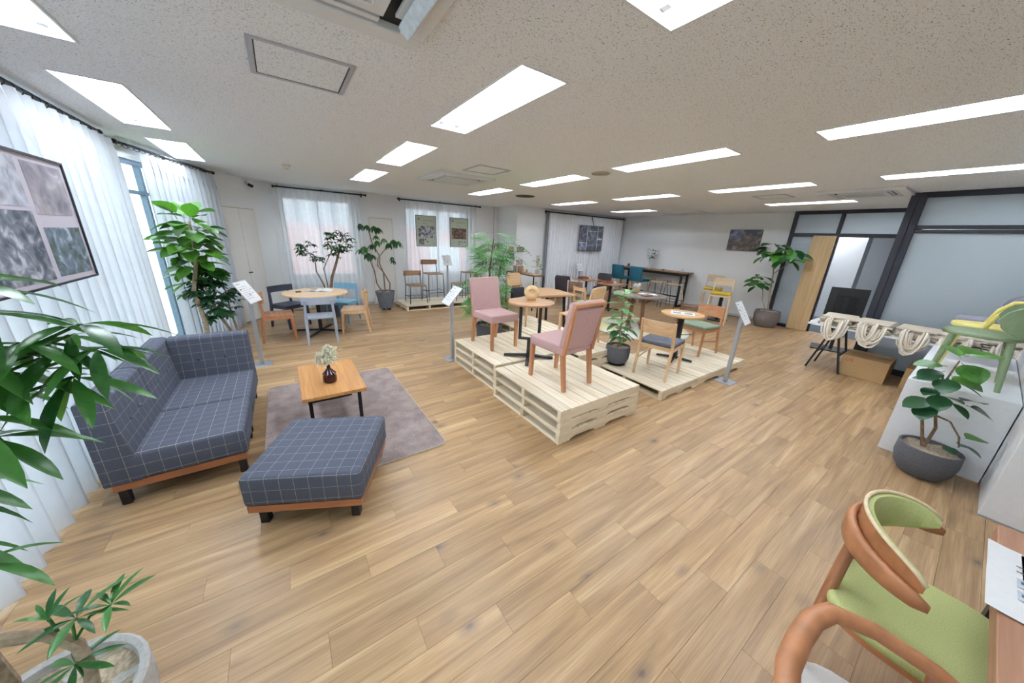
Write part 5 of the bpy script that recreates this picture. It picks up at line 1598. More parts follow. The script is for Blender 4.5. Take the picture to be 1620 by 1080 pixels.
# ================================================================== FOREGROUND RIGHT
GREENS = fabric('lime_green_wool', (190, 196, 134), 0.12, sc=320)
REDOAK = wood('steamed_beech', (178, 116, 76), (206, 146, 104), 1)
REDZ = wood('steamed_beech_z', (160, 104, 70), (190, 134, 98), 2)
def elbow(cx, cy, rx, ry, a0, a1, n=18):
    return [(cx + rx * math.sin(rad(a0 + (a1 - a0) * k / n)), cy - ry * math.cos(rad(a0 + (a1 - a0) * k / n))) for k in range(n + 1)]
fc = thing('elbow_chair', 'wooden elbow chair with lime green seat and back pad, in the right foreground', 'chair', (1.765, -0.19, 0), face(0, -1))
B().prism(ell(0.245, 0.235, 32, 3.4), 0.395, 0.45, 'z').build('seat', GREENS, fc, smooth=True, bevel=0.02, seg=3)
B().prism(ell(0.225, 0.215, 32, 3.4), 0.365, 0.396, 'z').build('seat_frame', REDOAK, fc, smooth=True)
pts = elbow(0.0, -0.02, 0.245, 0.215, -90, 90, 22)
b = B()
nP = len(pts)
cz = 0.69
NS = 12
rv, rf = [], []
for j in range(nP):
    u = j / (nP - 1) * 2 - 1
    hh = 0.05 * (1 - 0.55 * abs(u) ** 2.2) * (0.55 if abs(u) > 0.99 else 1)
    th = 0.017 * (1 - 0.15 * abs(u)) * (0.6 if abs(u) > 0.99 else 1)
    zc = cz + 0.012 * (1 - abs(u)) - 0.014 * abs(u) ** 3
    x, y = pts[j]
    ln = math.hypot(x, y + 0.02)
    nx, ny = x / ln, (y + 0.02) / ln
    for k in range(NS):
        q = 2 * math.pi * k / NS
        c, s_ = math.cos(q), math.sin(q)
        c = math.copysign(abs(c) ** 0.7, c)
        s_ = math.copysign(abs(s_) ** 0.7, s_)
        o = 0.016 + c * th
        rv.append((x + nx * o, y + ny * o, zc + s_ * hh))
for j in range(nP - 1):
    for k in range(NS):
        l = (k + 1) % NS
        rf.append((j * NS + k, j * NS + l, (j + 1) * NS + l, (j + 1) * NS + k))
rf.append(tuple(range(NS)))
rf.append(tuple((nP - 1) * NS + k for k in range(NS)))
b.add(rv, rf).build('back_rail', plain('beech_arm', (172, 116, 78), 0.4, noise=0.1, ns=14), fc, smooth='all')
pp = elbow(0.0, -0.02, 0.238, 0.208, -84, 84, 24)
b = B()
for i in range(len(pp) - 1):
    q = []
    for j in (i, i + 1):
        u = j / (len(pp) - 1) * 2 - 1
        hh = 0.085 * math.sqrt(max(0.02, 1 - u * u))
        x, y = pp[j]
        ln = math.hypot(x, y + 0.02)
        nx, ny = x / ln, (y + 0.02) / ln
        zc = cz + 0.03
        q += [(x, y, zc - hh), (x, y, zc + hh), (x - nx * 0.018, y - ny * 0.018, zc + hh * 1.02), (x - nx * 0.03, y - ny * 0.03, zc + hh * 0.6), (x - nx * 0.03, y - ny * 0.03, zc - hh * 0.6), (x - nx * 0.018, y - ny * 0.018, zc - hh * 1.0)]
    b.add(q, [(k, (k + 1) % 6, 6 + (k + 1) % 6, 6 + k) for k in range(6)] + ([(5, 4, 3, 2, 1, 0)] if i == 0 else []) + ([(6, 7, 8, 9, 10, 11)] if i == len(pp) - 2 else []))
b.build('back_pad', GREENS, fc, smooth=True)
b = B()
for i in range(len(pp) - 1):
    q = []
    for j in (i, i + 1):
        u = j / (len(pp) - 1) * 2 - 1
        hh = 0.092 * math.sqrt(max(0.02, 1 - u * u))
        x, y = pp[j]
        ln = math.hypot(x, y + 0.02)
        nx, ny = x / ln, (y + 0.02) / ln
        q += [(x, y, cz + 0.03 - hh), (x + nx * 0.008, y + ny * 0.008, cz + 0.03 - hh), (x + nx * 0.008, y + ny * 0.008, cz + 0.03 + hh), (x, y, cz + 0.03 + hh)]
    b.add(q, [(0, 1, 5, 4), (1, 2, 6, 5), (2, 3, 7, 6), (3, 0, 4, 7)])
b.build('pad_shell', plain('beech_shell', (168, 112, 72), 0.45, noise=0.1, ns=14), fc, smooth=True)
rim = []
for j in range(len(pp)):
    u = j / (len(pp) - 1) * 2 - 1
    x, y = pp[j]
    ln = math.hypot(x, y + 0.02)
    rim.append((x + x / ln * 0.004, y + (y + 0.02) / ln * 0.004, cz + 0.03 + 0.092 * math.sqrt(max(0.02, 1 - u * u))))
B().tube(rim, 0.007, 8).build('pad_rim', plain('cream_ply_edge', (226, 206, 170), 0.5), fc, smooth='all')
for sx in (-1, 1):
    B().tube([(sx * 0.075, -0.215, 0.68), (sx * 0.13, -0.22, 0.42), (sx * 0.21, -0.225, 0)], [0.019, 0.021, 0.015], 10).build('leg', REDZ, fc, smooth=True)
    B().tube([(sx * 0.19, 0.18, 0.39), (sx * 0.21, 0.21, 0)], [0.021, 0.014], 10).build('leg', REDZ, fc, smooth=True)
ac2 = thing('arm_chair', 'wooden chair with swept one-piece arm rail at the bottom right corner', 'chair', (1.05, -0.19, 0), face(0, -1))
path = [(-0.29, 0.10, 0.60), (-0.275, 0.02, 0.635), (-0.25, -0.10, 0.655), (-0.19, -0.19, 0.67), (-0.1, -0.215, 0.68), (0, -0.22, 0.685), (0.1, -0.215, 0.68), (0.19, -0.19, 0.67), (0.25, -0.10, 0.655), (0.275, 0.02, 0.635), (0.29, 0.10, 0.60)]
sp = []
for i in range(len(path) - 1):
    for k in range(3):
        sp.append(tuple(path[i][c] + (path[i + 1][c] - path[i][c]) * k / 3 for c in range(3)))
sp.append(path[-1])
B().tube(sp, [0.021 + 0.007 * math.sin(math.pi * k / (len(sp) - 1)) for k in range(len(sp))], 12, flat=0.85).build('arm_rail', plain('beech_arm', (172, 116, 78), 0.4, noise=0.1, ns=14), ac2, smooth='all')
B().prism(ell(0.24, 0.23, 28, 3.4), 0.40, 0.45, 'z').build('seat', fabric('white_seat_cloth', (226, 224, 220), 0.05), ac2, smooth=True, bevel=0.02, seg=3)
B().prism(ell(0.225, 0.215, 28, 3.4), 0.37, 0.40, 'z').build('seat_frame', REDOAK, ac2)
for sx in (-1, 1):
    B().bar((sx * 0.275, 0.03, 0.625), (sx * 0.25, 0.10, 0), 0.05, 0.03, 0.035, 0.025, ref=(0, 1, 0)).build('leg', REDZ, ac2, bevel=0.006)
    B().tube([(sx * 0.16, -0.205, 0.66), (sx * 0.2, -0.235, 0)], [0.018, 0.014], 8).build('leg', REDZ, ac2, smooth=True)
ft = thing('wooden_table', 'rustic brown wooden table at the right edge of the picture', 'table', (0, 0, 0))
RUST = wood('rustic_top', (116, 88, 74), (158, 126, 106), 0)
for k in range(6):
    ya = -0.285 - k * 0.135
    B().box(0.35, 2.25, ya - 0.134, ya, 0.645, 0.70).build('top_board', CHERX if False else (wood('rustic_edge', (158, 112, 86), (186, 140, 112), 0) if k == 0 else RUST), ft, bevel=0.003, seg=1)
for xx in (0.45, 2.15):
    for yy in (-0.38, -1.0):
        B().cb((xx, yy, 0.3225), (0.06, 0.06, 0.645)).build('leg', BLACK, ft)
ca = thing('catalogue', 'open white printed sheet overhanging the rustic table edge', 'paper', (1.86, -0.405, 0.701), rad(0))
sh = B().grid(lambda u, v: ((u - 0.5) * 0.42, (v - 0.5) * 0.29, 0.004 + 0.02 * max(0, v - 0.85) * (1 if u < 0.6 else 2.2)), 8, 8).build('sheet', PAPER, ca, smooth='all')
B().box(-0.20, 0.20, -0.14, 0.12, 0, 0.004).build('sheet_below', PAPER, ca)
GI = plain('pale_blue_print', (196, 204, 218), 0.6)
for x in (0.0, -0.075):
    B().box(x - 0.026, x + 0.026, 0.035, 0.085, 0.0075, 0.0082).build('printed_photo', GI, ca)
    B().box(x - 0.004, x + 0.012, 0.062, 0.078, 0.0082, 0.0086).build('printed_drawing', INK, ca)
    B().box(x - 0.016, x - 0.010, 0.042, 0.066, 0.0082, 0.0086).build('printed_drawing', INK, ca)
for x in (0.065, 0.10):
    B().box(x, x + 0.005, 0.0, 0.085, 0.0075, 0.0082).build('printed_line', INK, ca)

# ================================================================== PLANTS
def leaf_mesh(name, mat, L=1.0, W=0.5, wide=0.45, droop=0.25, fold=0.18, n=6, stalk=0.0, tip=1.0):
    vs, fs = [], []
    for i in range(n + 1):
        u = i / n
        w = W / 2 * (math.sin(math.pi * u ** (math.log(0.5) / math.log(wide))) ** 0.75 if 0 < u < 1 else 0.0)
        w = max(w, 0.012 * W)
        y = stalk + u * L
        z = -droop * u * u * L
        vs += [(-w, y, z + fold * w), (0, y, z), (w, y, z + fold * w)]
    for i in range(n):
        a = i * 3
        fs += [(a, a + 1, a + 4, a + 3), (a + 1, a + 2, a + 5, a + 4)]
    b = B().add(vs, fs)
    if stalk:
        b.tube([(0, 0, 0), (0, stalk, 0)], 0.012, 4)
    return b.mesh(name, mat, smooth='all')
def LM(pos, az, el, s=1.0, roll=0.0):
    return Matrix.Translation(pos) @ Matrix.Rotation(az, 4, 'Z') @ Matrix.Rotation(el, 4, 'X') @ Matrix.Rotation(roll, 4, 'Y') @ Matrix.Scale(s, 4)
def az_to(dx, dy):
    return math.atan2(-dx, dy)
def whorl_mesh(name, mat, k=7, L=1.0, W=0.3, droop=0.35, el=0.15, stalk=0.0, span=6.283):
    b = B()
    lm = leaf_mesh('tmp', mat, L, W, 0.55, droop, 0.15, 4)
    vs = [v.co.copy() for v in lm.vertices]
    fs = [tuple(p.vertices) for p in lm.polygons]
    for i in range(k):
        X = Matrix.Translation((0, stalk, 0)) @ Matrix.Rotation(span * (i / k - 0.5) + 0.1 * math.sin(i * 3.1), 4, 'Z') @ Matrix.Rotation(el + 0.12 * math.sin(i * 2.3), 4, 'X') @ Matrix.Scale(0.85 + 0.15 * math.cos(i * 1.7), 4)
        b.add(vs, fs, X)
    if stalk:
        b.tube([(0, 0, 0), (0, stalk, 0)], 0.012, 4)
    bpy.data.meshes.remove(lm)
    return b.mesh(name, mat, smooth='all')
def pot(t, prof, mat, soil_r, soil_z, n=28, soil=SOIL):
    B().lathe(prof, n).build('pot', mat, t, smooth=True)
    def sf(u, v):
        a = u * 2 * math.pi
        return (soil_r * v * math.cos(a), soil_r * v * math.sin(a), soil_z + 0.012 * math.sin(5 * a + 4 * v) * v)
    B().grid(sf, 20, 4).build('soil_cover', soil, t, smooth='all')
BROAD = leaf_mesh('leaf', LF_BRIGHT, 1.0, 0.72, 0.5, 0.22, 0.2, 6, 0.18)
BROADD = leaf_mesh('leaf', LF_MID, 1.0, 0.72, 0.5, 0.22, 0.2, 6, 0.18)

# --- tall ficus by the curtain
t = thing('potted_ficus', 'tall potted ficus with broad bright leaves in front of the curtain gap', 'plant', (-0.98, 5.72, 0))
pot(t, [(0.15, 0), (0.19, 0.02), (0.22, 0.28), (0.21, 0.29), (0.19, 0.26), (0.14, 0.05)], POTG, 0.19, 0.26)
B().tube([(0, 0, 0.2), (0.02, 0, 0.5), (-0.02, 0.0, 0.9), (0.08, 0, 1.3), (0.10, 0, 1.75)], [0.03, 0.027, 0.024, 0.02, 0.012], 8).build('trunk', BARKG, t, smooth=True)
random.seed(11)
for k in range(84):
    z = 1.0 + 0.84 * (k / 84) ** 0.75
    a = U(0, 6.283)
    cx = 0.02 + (z - 0.9) * 0.09
    el = U(-0.6, 0.3) + (0.75 if z > 1.76 else 0)
    s_ = U(0.18, 0.27)
    q = U(0.0, 0.15) * (1.0 if z > 1.3 else 0.6)
    put('leaf', BROAD, t, M=LM((cx + q * math.cos(a), q * math.sin(a), z), az_to(math.cos(a), math.sin(a)), el, s_, U(-0.4, 0.4)))
# --- dark schefflera beside it
t = thing('potted_schefflera', 'dark-leaved bushy schefflera below the tall ficus', 'plant', (-0.70, 5.98, 0))
pot(t, [(0.10, 0), (0.12, 0.02), (0.13, 0.24), (0.125, 0.25), (0.115, 0.22), (0.09, 0.05)], POTG, 0.115, 0.22)
for a in (0.4, 2.5, 4.4):
    B().tube([(0.03 * math.cos(a), 0.03 * math.sin(a), 0.18), (0.08 * math.cos(a) - 0.08, 0.08 * math.sin(a) - 0.06, 0.5), (0.14 * math.cos(a) - 0.15, 0.14 * math.sin(a) - 0.11, 0.95)], [0.016, 0.013, 0.008], 6).build('stem', BARKG, t, smooth=True)
DKW = whorl_mesh('leaf_whorl', LF_DARK, 7, 1.0, 0.42, 0.35, 0.0)
random.seed(31)
n_ = 0
while n_ < 96:
    v = Vector((U(-1, 1), U(-1, 1), U(-1, 1)))
    if v.length > 1 or v.length < 0.35:
        continue
    n_ += 1
    put('leaf_whorl', DKW, t, M=LM((v.x * 0.29 - 0.16, v.y * 0.24 - 0.12, 0.82 + v.z * 0.33), az_to(v.x, v.y), U(-0.6, 0.2), U(0.085, 0.125), U(-0.5, 0.5)))
# --- two-crowned tree behind the cafe table
t = thing('potted_tree', 'potted tree with two round leafy crowns behind the cafe table', 'plant', (0.70, 7.62, 0))
pot(t, [(0.16, 0), (0.2, 0.02), (0.22, 0.3), (0.21, 0.31), (0.19, 0.28), (0.15, 0.05)], POTG, 0.19, 0.28)
B().tube([(0, 0, 0.2), (0.02, 0, 0.5), (0.08, 0, 0.8), (0.21, 0, 1.15), (0.30, 0, 1.42)], [0.034, 0.03, 0.027, 0.024, 0.015], 8).build('trunk', BARK, t, smooth=True)
B().tube([(-0.02, 0.02, 0.22), (-0.08, 0.02, 0.66), (-0.18, 0.02, 0.92), (-0.18, 0.02, 1.12), (-0.26, 0.02, 1.26)], [0.014, 0.013, 0.012, 0.011, 0.007], 6).build('trunk', BARK, t, smooth=True)
B().tube([(0.0, -0.02, 0.22), (-0.02, -0.02, 0.7), (-0.05, -0.02, 0.98), (0.06, -0.02, 1.2), (0.16, -0.02, 1.36)], [0.011, 0.01, 0.009, 0.008, 0.006], 6).build('trunk', BARK, t, smooth=True)
PAW = whorl_mesh('leaf_whorl', LF_DARK, 6, 1.0, 0.36, 0.4, 0.0)
PAW2 = whorl_mesh('leaf_whorl', LF_MID, 6, 1.0, 0.36, 0.4, 0.0)
random.seed(5)
for cx, cy, cz, rx, rz_, n in ((0.30, 0, 1.52, 0.27, 0.22, 62), (-0.30, 0.02, 1.36, 0.18, 0.14, 28), (-0.12, 0.02, 1.18, 0.14, 0.06, 12), (0.16, 0.0, 1.30, 0.16, 0.12, 14)):
    for k in range(n):
        v = Vector((R() * 2 - 1, R() * 2 - 1, R() * 2 - 1))
        if v.length > 1:
            v.normalize()
        put('leaf_whorl', PAW if k % 3 else PAW2, t, M=LM((cx + v.x * rx, cy + v.y * rx, cz + v.z * rz_), az_to(v.x, v.y), U(-0.5, 0.3), U(0.075, 0.11), U(-0.4, 0.4)))
# --- umbrella tree in grey ribbed pot
t = thing('potted_umbrella_tree', 'umbrella tree with drooping leaf fans in a grey ribbed pot before the flush door', 'plant', (1.86, 7.86, 0))
prof = [(0.135, 0.05), (0.145, 0.055)]
for k in range(7):
    z = 0.06 + k * 0.05
    r = 0.145 + k * 0.0095
    prof += [(r, z), (r + 0.006, z + 0.025)]
prof += [(0.215, 0.42), (0.218, 0.43), (0.205, 0.43), (0.19, 0.40)]
pot(t, prof, plain('grey_ribbed_pot', (98, 104, 112), 0.75, noise=0.15, ns=30), 0.19, 0.40)
for a in (0.7, 2.3, 3.9, 5.4):
    B().box(-0.02, 0.02, -0.015, 0.015, 0, 0.05).build('caster', BLACK, t, loc=(0.1 * math.cos(a), 0.1 * math.sin(a), 0))
stems = [[(-0.05, 0, 0.38), (-0.17, 0, 0.62), (-0.20, 0, 0.9), (-0.27, 0, 1.12), (-0.30, 0, 1.2)], [(0.0, 0, 0.38), (0.0, 0.02, 0.85), (-0.08, 0, 1.05), (-0.06, 0, 1.2), (-0.20, 0, 1.5), (-0.26, 0, 1.78)], [(0.10, 0, 0.38), (0.12, 0, 0.6), (0.0, 0, 0.85), (-0.12, 0, 1.0), (-0.10, 0, 1.18), (0.06, 0, 1.35), (0.14, 0, 1.46)]]
for s_ in stems:
    B().tube(s_, [0.016 - 0.0015 * i for i in range(len(s_))], 7).build('stem', BARK, t, smooth=True)
UMB = whorl_mesh('leaf_fan', LF_MID, 8, 1.0, 0.34, 0.5, -0.55)
UMBD = whorl_mesh('leaf_fan', LF_DARK, 8, 1.0, 0.34, 0.5, -0.55)
for i, (dx, dy, z, s_) in enumerate(((-0.42, 0, 1.88, 0.14), (-0.28, -0.05, 1.86, 0.15), (-0.14, 0.03, 1.85, 0.16), (-0.06, 0, 1.82, 0.14), (0.05, 0.0, 1.60, 0.13), (-0.10, 0, 1.55, 0.15), (-0.2, -0.06, 1.47, 0.16), (0.26, 0, 1.58, 0.17), (0.38, 0.02, 1.55, 0.17), (0.14, 0, 1.5, 0.15), (-0.36, 0, 1.42, 0.17), (-0.44, 0.02, 1.36, 0.15), (-0.28, 0, 1.28, 0.18), (-0.22, 0.02, 1.25, 0.15), (0.2, 0, 1.2, 0.1), (0.24, 0.03, 1.13, 0.1), (-0.12, -0.05, 1.66, 0.12))):
    put('leaf_fan', UMB if i % 3 else UMBD, t, M=LM((dx, dy, z), i * 1.3, U(-0.25, 0.25), s_ * 1.15, U(-0.25, 0.25)))
    B().tube([(dx * 0.7, dy, z - 0.1), (dx, dy, z)], 0.004, 4).build('leaf_stalk', LF_MID, t)
# --- feathery tree behind the pallets
def frond_mesh(seed):
    random.seed(seed)
    b = B()
    def sub(p0, az, el, L, n):
        X = LM(p0, az, el, 1)
        for i in range(n):
            u = (i + 0.7) / n
            for s_ in (-1, 1):
                l = L * 0.26 * (0.6 + 0.6 * math.sin(math.pi * u))
                c = Vector((0, u * L, -0.25 * L * u * u))
                d = Vector((s_ * 0.86, 0.5, -0.12)) * l
                w = Vector((-0.4 * s_, 0.75, 0)) * l * 0.56
                b.add([c, c + d * 0.5 - w * 0.5, c + d, c + d * 0.5 + w * 0.5], [(0, 1, 2, 3)], X)
    sub((0, 0.25, 0), 0.55, 0, 0.8, 6)
    sub((0, 0.25, 0), -0.55, 0, 0.8, 6)
    sub((0, 0.10, 0), 1.2, 0, 0.5, 4)
    sub((0, 0.10, 0), -1.2, 0, 0.5, 4)
    sub((0, 0.3, 0), 0.0, 0, 0.75, 5)
    b.tube([(0, 0, 0), (0, 0.3, 0)], 0.008, 4)
    return b.mesh('frond', LF_FEATH)
FR = [frond_mesh(s_) for s_ in (1, 2)]
random.seed(21)
t = thing('potted_feather_tree', 'tall feathery-leaved tree in a grey pot behind the pink chair', 'plant', (2.74, 4.60, 0))
pot(t, [(0.16, 0), (0.2, 0.02), (0.225, 0.3), (0.22, 0.33), (0.2, 0.33), (0.19, 0.28)], POTG, 0.2, 0.29)
B().tube([(0, 0, 0.25), (0.02, 0, 0.7), (0.0, 0.02, 1.2), (0.05, 0, 1.7)], [0.022, 0.02, 0.016, 0.008], 7).build('trunk', BARK, t, smooth=True)
B().tube([(0.03, 0.03, 0.25), (0.1, 0.02, 0.8), (0.2, 0, 1.3), (0.3, 0, 1.6)], [0.014, 0.012, 0.01, 0.006], 6).build('trunk', BARK, t, smooth=True)
for k in range(170):
    z = 0.55 + 1.22 * R()
    a = U(0, 6.283)
    cx = -0.02 + 0.06 * max(0, z - 0.9)
    r0 = U(0.02, 0.22) * (1.3 - 0.7 * abs(z - 1.05))
    put('frond', FR[k % 2], t, M=LM((cx + r0 * math.cos(a), r0 * math.sin(a), z), az_to(math.cos(a), math.sin(a)), U(-0.6, 0.25), U(0.19, 0.27), U(-0.5, 0.5)))
for dx, dz, a in ((-0.28, 1.12, 1.7), (-0.24, 0.82, 1.9), (-0.2, 0.62, 1.5), (0.42, 1.66, -1.5), (0.36, 1.48, -1.9)):
    put('frond', FR[0], t, M=LM((dx, 0, dz), a, -0.35, 0.36, 0.1))
# --- small ficus on the low pallet
t = thing('potted_rubber_plant', 'small pale-leaved rubber plant in a round dark grey pot on the low pallet', 'plant', (3.64, 2.64, ZP))
B().lathe([(0.10, 0), (0.12, 0.012), (0.12, 0.018)], 24).build('saucer', BLACK, t)
pot(t, [(0.09, 0.02), (0.125, 0.035), (0.155, 0.1), (0.163, 0.2), (0.158, 0.265), (0.145, 0.265), (0.14, 0.23)], POTG, 0.143, 0.235)
B().tube([(0, 0, 0.2), (-0.01, 0, 0.6), (-0.03, 0.01, 1.02)], [0.01, 0.009, 0.005], 6).build('stem', BARKG, t, smooth=True)
B().tube([(0.04, 0, 0.2), (0.08, 0.0, 0.42), (0.1, 0, 0.6)], [0.008, 0.006, 0.004], 6).build('stem', BARKG, t, smooth=True)
PALEL = leaf_mesh('leaf', LF_PALE, 1.0, 0.5, 0.5, 0.3, 0.25, 6, 0.15)
MIDL = leaf_mesh('leaf', LF_MID, 1.0, 0.52, 0.5, 0.3, 0.25, 6, 0.15)
for k in range(34):
    z = 0.36 + 0.66 * k / 34
    a = k * 2.4
    put('leaf', PALEL if k > 12 else MIDL, t, M=LM((-0.02 + 0.015 * math.cos(a), 0.015 * math.sin(a), z), a, U(-0.2, 0.4) + (0.35 if k > 26 else 0), U(0.15, 0.21) * (0.75 if k > 26 else 1), U(-0.3, 0.3)))
for a, z in ((4.4, 0.42), (5.2, 0.36), (3.8, 0.5), (5.8, 0.46), (1.2, 0.40)):
    put('leaf', MIDL, t, M=LM((0.07, 0, z), a, -0.3, 0.2, 0.2))
# --- tall fiddle ficus at the right wall
t = thing('potted_ficus', 'tall broad-leaved ficus in a round stone pot at the glass partition', 'plant', (9.17, 2.74, 0))
pot(t, [(0.16, 0), (0.2, 0.02), (0.245, 0.14), (0.255, 0.28), (0.24, 0.37), (0.225, 0.375), (0.22, 0.34)], plain('warm_grey_pot', (112, 104, 100), 0.85, noise=0.12, ns=90, bump=0.3), 0.222, 0.345)
B().tube([(0, 0, 0.3), (-0.02, 0.05, 0.8), (0.0, 0.10, 1.2), (0, 0.15, 1.5), (0, 0.18, 1.7)], [0.018, 0.016, 0.014, 0.012, 0.008], 7).build('stem', BARKG, t, smooth=True)
B().tube([(0, 0.02, 0.3), (-0.01, 0.16, 0.6), (0, 0.22, 0.85), (0, 0.30, 1.0)], [0.012, 0.01, 0.008, 0.006], 6).build('stem', BARKG, t, smooth=True)
B().tube([(0, 0.10, 1.2), (0, -0.08, 1.4), (0, -0.15, 1.55)], [0.009, 0.007, 0.005], 6).build('stem', BARKG, t, smooth=True)
random.seed(4)
for cy, cz, rr_, n in ((0.22, 1.72, 0.26, 24), (-0.12, 1.62, 0.28, 28), (0.33, 1.02, 0.2, 18)):
    for k in range(n):
        a = k * 2.4
        q = rr_ * 0.4 * math.sqrt(k / n)
        put('leaf', BROADD if k % 4 else BROAD, t, M=LM((q * math.cos(a), cy + q * math.sin(a), cz + U(-0.12, 0.14)), az_to(math.cos(a), math.sin(a)), U(-0.7, 0.1), (0.17 if math.cos(a) > 0.5 else U(0.21, 0.29)) * (0.8 if cz < 1.2 else 1), U(-0.4, 0.4)))
# --- ficus right foreground
t = thing('potted_ficus', 'small round-leaved ficus in a charcoal bowl pot in front of the white plinth', 'plant', (4.13, -0.09, 0))
pot(t, [(0.09, 0), (0.12, 0.008), (0.16, 0.07), (0.175, 0.15), (0.172, 0.255), (0.16, 0.255), (0.155, 0.22)], POTG, 0.158, 0.232)
B().tube([(0.0, 0.04, 0.24), (0.02, 0.10, 0.45), (0, 0.07, 0.62), (0.0, 0.10, 0.85)], [0.011, 0.01, 0.008, 0.005], 7).build('stem', BARK, t, smooth=True)
B().tube([(0.0, 0.03, 0.24), (0.0, 0.02, 0.42), (0.0, 0.06, 0.56), (0, 0.09, 0.7), (0, 0.06, 0.98)], [0.011, 0.01, 0.009, 0.008, 0.005], 7).build('stem', BARK, t, smooth=True)
B().tube([(0.0, 0.05, 0.52), (0.0, -0.03, 0.50), (0.0, -0.10, 0.40), (0, -0.12, 0.32)], [0.007, 0.006, 0.006, 0.004], 6).build('stem', BARK, t, smooth=True)
RND = leaf_mesh('leaf', LF_BRIGHT, 1.0, 0.86, 0.5, 0.18, 0.16, 7, 0.14)
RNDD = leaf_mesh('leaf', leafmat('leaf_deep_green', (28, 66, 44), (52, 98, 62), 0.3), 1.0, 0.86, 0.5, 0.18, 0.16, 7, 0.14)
random.seed(14)
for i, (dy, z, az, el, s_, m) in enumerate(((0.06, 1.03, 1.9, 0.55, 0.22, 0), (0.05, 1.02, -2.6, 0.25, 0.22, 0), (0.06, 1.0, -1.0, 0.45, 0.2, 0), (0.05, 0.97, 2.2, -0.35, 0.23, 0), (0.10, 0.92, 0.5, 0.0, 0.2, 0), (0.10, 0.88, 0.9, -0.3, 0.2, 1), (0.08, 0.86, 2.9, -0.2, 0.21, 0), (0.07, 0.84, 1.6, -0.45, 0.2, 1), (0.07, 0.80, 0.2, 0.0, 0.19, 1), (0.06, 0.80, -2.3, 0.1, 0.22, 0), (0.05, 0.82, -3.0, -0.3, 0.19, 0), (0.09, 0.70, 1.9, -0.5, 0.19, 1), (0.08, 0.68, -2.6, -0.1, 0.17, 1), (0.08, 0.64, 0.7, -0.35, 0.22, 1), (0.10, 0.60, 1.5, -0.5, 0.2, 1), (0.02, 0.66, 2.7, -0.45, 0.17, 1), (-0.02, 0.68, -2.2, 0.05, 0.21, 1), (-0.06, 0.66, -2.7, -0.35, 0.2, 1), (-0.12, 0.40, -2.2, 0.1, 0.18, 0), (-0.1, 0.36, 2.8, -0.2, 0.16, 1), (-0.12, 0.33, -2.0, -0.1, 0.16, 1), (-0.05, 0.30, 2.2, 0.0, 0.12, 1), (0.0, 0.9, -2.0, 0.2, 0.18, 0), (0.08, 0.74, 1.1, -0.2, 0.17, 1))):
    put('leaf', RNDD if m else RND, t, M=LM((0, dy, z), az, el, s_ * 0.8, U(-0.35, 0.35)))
# --- big foreground plant left
t = thing('potted_money_tree', 'large money tree with long leaflets and a pale round pot in the left foreground', 'plant', (-0.77, 1.23, 0))
pot(t, [(0.13, 0), (0.16, 0.01), (0.2, 0.1), (0.215, 0.22), (0.215, 0.31), (0.205, 0.32), (0.19, 0.31), (0.185, 0.27)], POTL, 0.187, 0.275)
B().tube([(-0.07, -0.02, 0.22), (-0.075, 0.05, 0.42), (-0.09, 0.06, 0.62), (-0.13, 0.02, 0.95), (-0.16, 0.02, 1.2)], [0.05, 0.04, 0.038, 0.03, 0.016], 9).build('trunk', BARKG, t, smooth=True)
B().tube([(-0.09, 0.05, 0.60), (-0.03, 0.06, 0.585), (0.04, 0.06, 0.545), (0.085, 0.05, 0.47), (0.095, 0.03, 0.38), (0.09, 0.0, 0.26)], [0.022, 0.018, 0.016, 0.016, 0.016, 0.018], 8).build('trunk', BARKG, t, smooth=True)
LONG = leaf_mesh('leaflet', LF_FORE, 1.0, 0.2, 0.55, 0.35, 0.3, 7, 0.03)
random.seed(9)
def fan(c, n, s_, up, az0=0, spread=6.28, st=None):
    if st:
        B().tube([st, tuple((Vector(st) + Vector(c)) / 2 + Vector((0, 0, 0.03))), c], 0.004, 5).build('leaf_stalk', LF_FORE, t, smooth=True)
    for i in range(n):
        put('leaflet', LONG, t, M=LM(c, az0 + spread * (i / n - 0.5) + U(-0.15, 0.15), up + U(-0.25, 0.2), s_ * U(0.8, 1.1), U(-0.3, 0.3)))
tp = (-0.16, 0.02, 1.15)
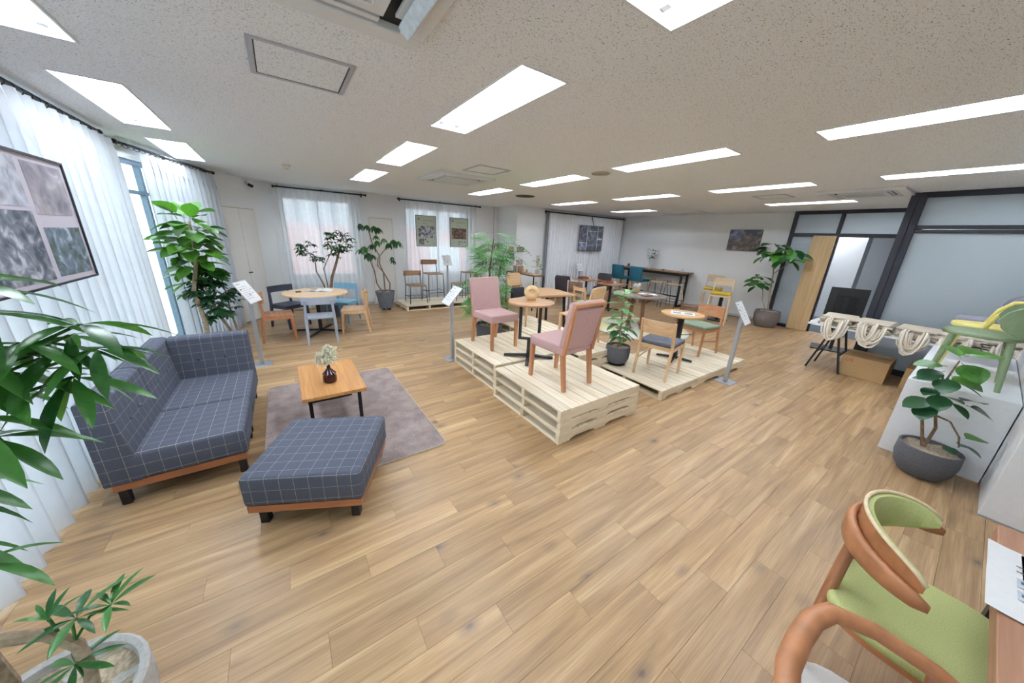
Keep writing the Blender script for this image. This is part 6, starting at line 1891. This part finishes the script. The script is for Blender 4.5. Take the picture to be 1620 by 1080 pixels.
for c, n, s_, up, st in (((0.33, 0.02, 1.47), 6, 0.16, 0.05, tp), ((0.27, 0.05, 1.40), 6, 0.17, -0.05, tp), ((0.20, -0.02, 1.52), 6, 0.19, -0.1, tp), ((0.13, 0.02, 1.44), 7, 0.2, -0.2, tp), ((0.08, 0.06, 1.58), 6, 0.19, 0.0, tp), ((0.02, -0.03, 1.36), 7, 0.2, -0.3, tp), ((0.14, -0.05, 1.30), 6, 0.19, -0.35, tp), ((-0.04, 0.02, 1.5), 6, 0.2, 0.1, tp), ((0.04, -0.1, 1.16), 6, 0.19, -0.35, (-0.14, 0.02, 0.98)), ((0.0, -0.06, 1.02), 6, 0.18, -0.35, (-0.13, 0.02, 0.92)), ((-0.06, 0.06, 1.26), 6, 0.2, -0.1, tp), ((0.02, -0.12, 1.55), 6, 0.19, -0.1, tp), ((-0.08, -0.12, 1.2), 6, 0.2, -0.2, tp), ((0.24, 0.0, 1.44), 7, 0.17, -0.15, tp), ((0.18, 0.06, 1.35), 7, 0.18, -0.2, tp), ((0.06, 0.0, 1.42), 7, 0.2, -0.1, tp), ((0.10, 0.04, 1.36), 7, 0.19, -0.3, tp), ((0.0, 0.05, 1.45), 7, 0.2, 0.0, tp), ((0.3, 0.04, 1.44), 6, 0.15, -0.2, tp), ((0.35, 0.0, 1.41), 7, 0.14, -0.3, tp), ((0.28, 0.04, 1.33), 7, 0.16, -0.35, tp), ((0.14, 0.0, 1.22), 7, 0.19, -0.4, tp), ((0.2, 0.0, 1.57), 7, 0.18, 0.0, tp), ((0.06, -0.04, 0.92), 6, 0.17, -0.35, (-0.13, 0.02, 0.86)), ((0.0, 0.04, 1.12), 7, 0.2, -0.3, tp)):
    fan(c, n, s_, up, U(0, 6), 6.28, st)
fan((0.10, 0.06, 0.56), 8, 0.115, 0.35, 0, 6.28, (0.085, 0.05, 0.49))
fan((0.17, 0.06, 0.56), 7, 0.10, 0.5, -0.4, 5.0, (0.085, 0.05, 0.49))
fan((0.08, 0.02, 0.43), 8, 0.11, 0.1, 1.0, 6.28, (0.085, 0.02, 0.36))
fan((0.06, 0.05, 0.60), 5, 0.08, 0.7, 0.3, 3.0, (0.06, 0.06, 0.54))
# --- branch on the counter
t = thing('branch_vase', 'slim glass vase with a leafy branch on the high counter', 'vase', (9.5, 6.2, 1.001))
B().lathe([(0.04, 0), (0.045, 0.01), (0.03, 0.1), (0.022, 0.17), (0.026, 0.18), (0.02, 0.18), (0.026, 0.1), (0.035, 0.02)], 16).build('bottle', plain('pale_glass', (216, 222, 224), 0.1), t, smooth=True)
B().tube([(0, 0, 0.05), (0, 0.02, 0.22), (0, -0.03, 0.38), (0, -0.06, 0.55)], [0.004, 0.004, 0.003, 0.002], 5).build('branch', BARK, t)
SML = leaf_mesh('leaf', LF_DARK, 1.0, 0.55, 0.5, 0.2, 0.2, 4, 0.1)
random.seed(3)
for k in range(34):
    z = 0.28 + 0.34 * k / 34
    a = k * 2.4
    q = 0.02 + (0.10 if z > 0.4 else 0.03) * R()
    put('leaf', SML, t, M=LM((q * math.cos(a), -0.04 + q * math.sin(a), z), az_to(math.cos(a), math.sin(a)), U(-0.3, 0.4), U(0.09, 0.13), 0))
# --- plant on the console and dried flowers on its shelf
t = thing('small_pot_plant', 'small potted plant with large green leaves on the console', 'plant', (5.16, 6.72, 0.876))
t.location = (5.24, 6.5, 0.891)
pot(t, [(0.04, 0), (0.055, 0.01), (0.06, 0.09), (0.05, 0.09), (0.046, 0.07)], POTL, 0.048, 0.075, 16)
B().tube([(0, 0, 0.06), (0.01, 0.02, 0.3)], 0.004, 5).build('stem', LF_MID, t)
for a, z, s_ in ((0.4, 0.30, 0.13), (2.0, 0.27, 0.13), (3.6, 0.22, 0.14), (5.0, 0.18, 0.14), (1.2, 0.14, 0.14), (4.2, 0.10, 0.15), (2.8, 0.34, 0.1)):
    put('leaf', BROAD, t, M=LM((0.01, 0.02, z), a, U(-0.1, 0.4), s_, U(-0.3, 0.3)))
t = thing('dried_flowers', 'bunch of yellow dried flowers on the lower console shelf', 'flowers', (5.15, 6.52, 0.321))
B().lathe([(0.05, 0), (0.06, 0.01), (0.05, 0.14), (0.04, 0.14), (0.045, 0.02)], 14).build('jar', POTL, t, smooth=True)
b = B()
for k in range(160):
    v = Vector((U(-1, 1), U(-1, 1), U(-1, 1)))
    if v.length > 1:
        continue
    X = Matrix.Translation((v.x * 0.14, v.y * 0.14, 0.27 + v.z * 0.13)) @ Euler((U(0, 6), U(0, 6), U(0, 6))).to_matrix().to_4x4()
    b.add([(-0.022, 0, 0), (0, -0.01, 0), (0.022, 0, 0), (0, 0.01, 0)], [(0, 1, 2, 3)], X)
tag(b.build('blossom', plain('dried_yellow', (212, 186, 122), 0.9, noise=0.15), t), None, None, kind='stuff')
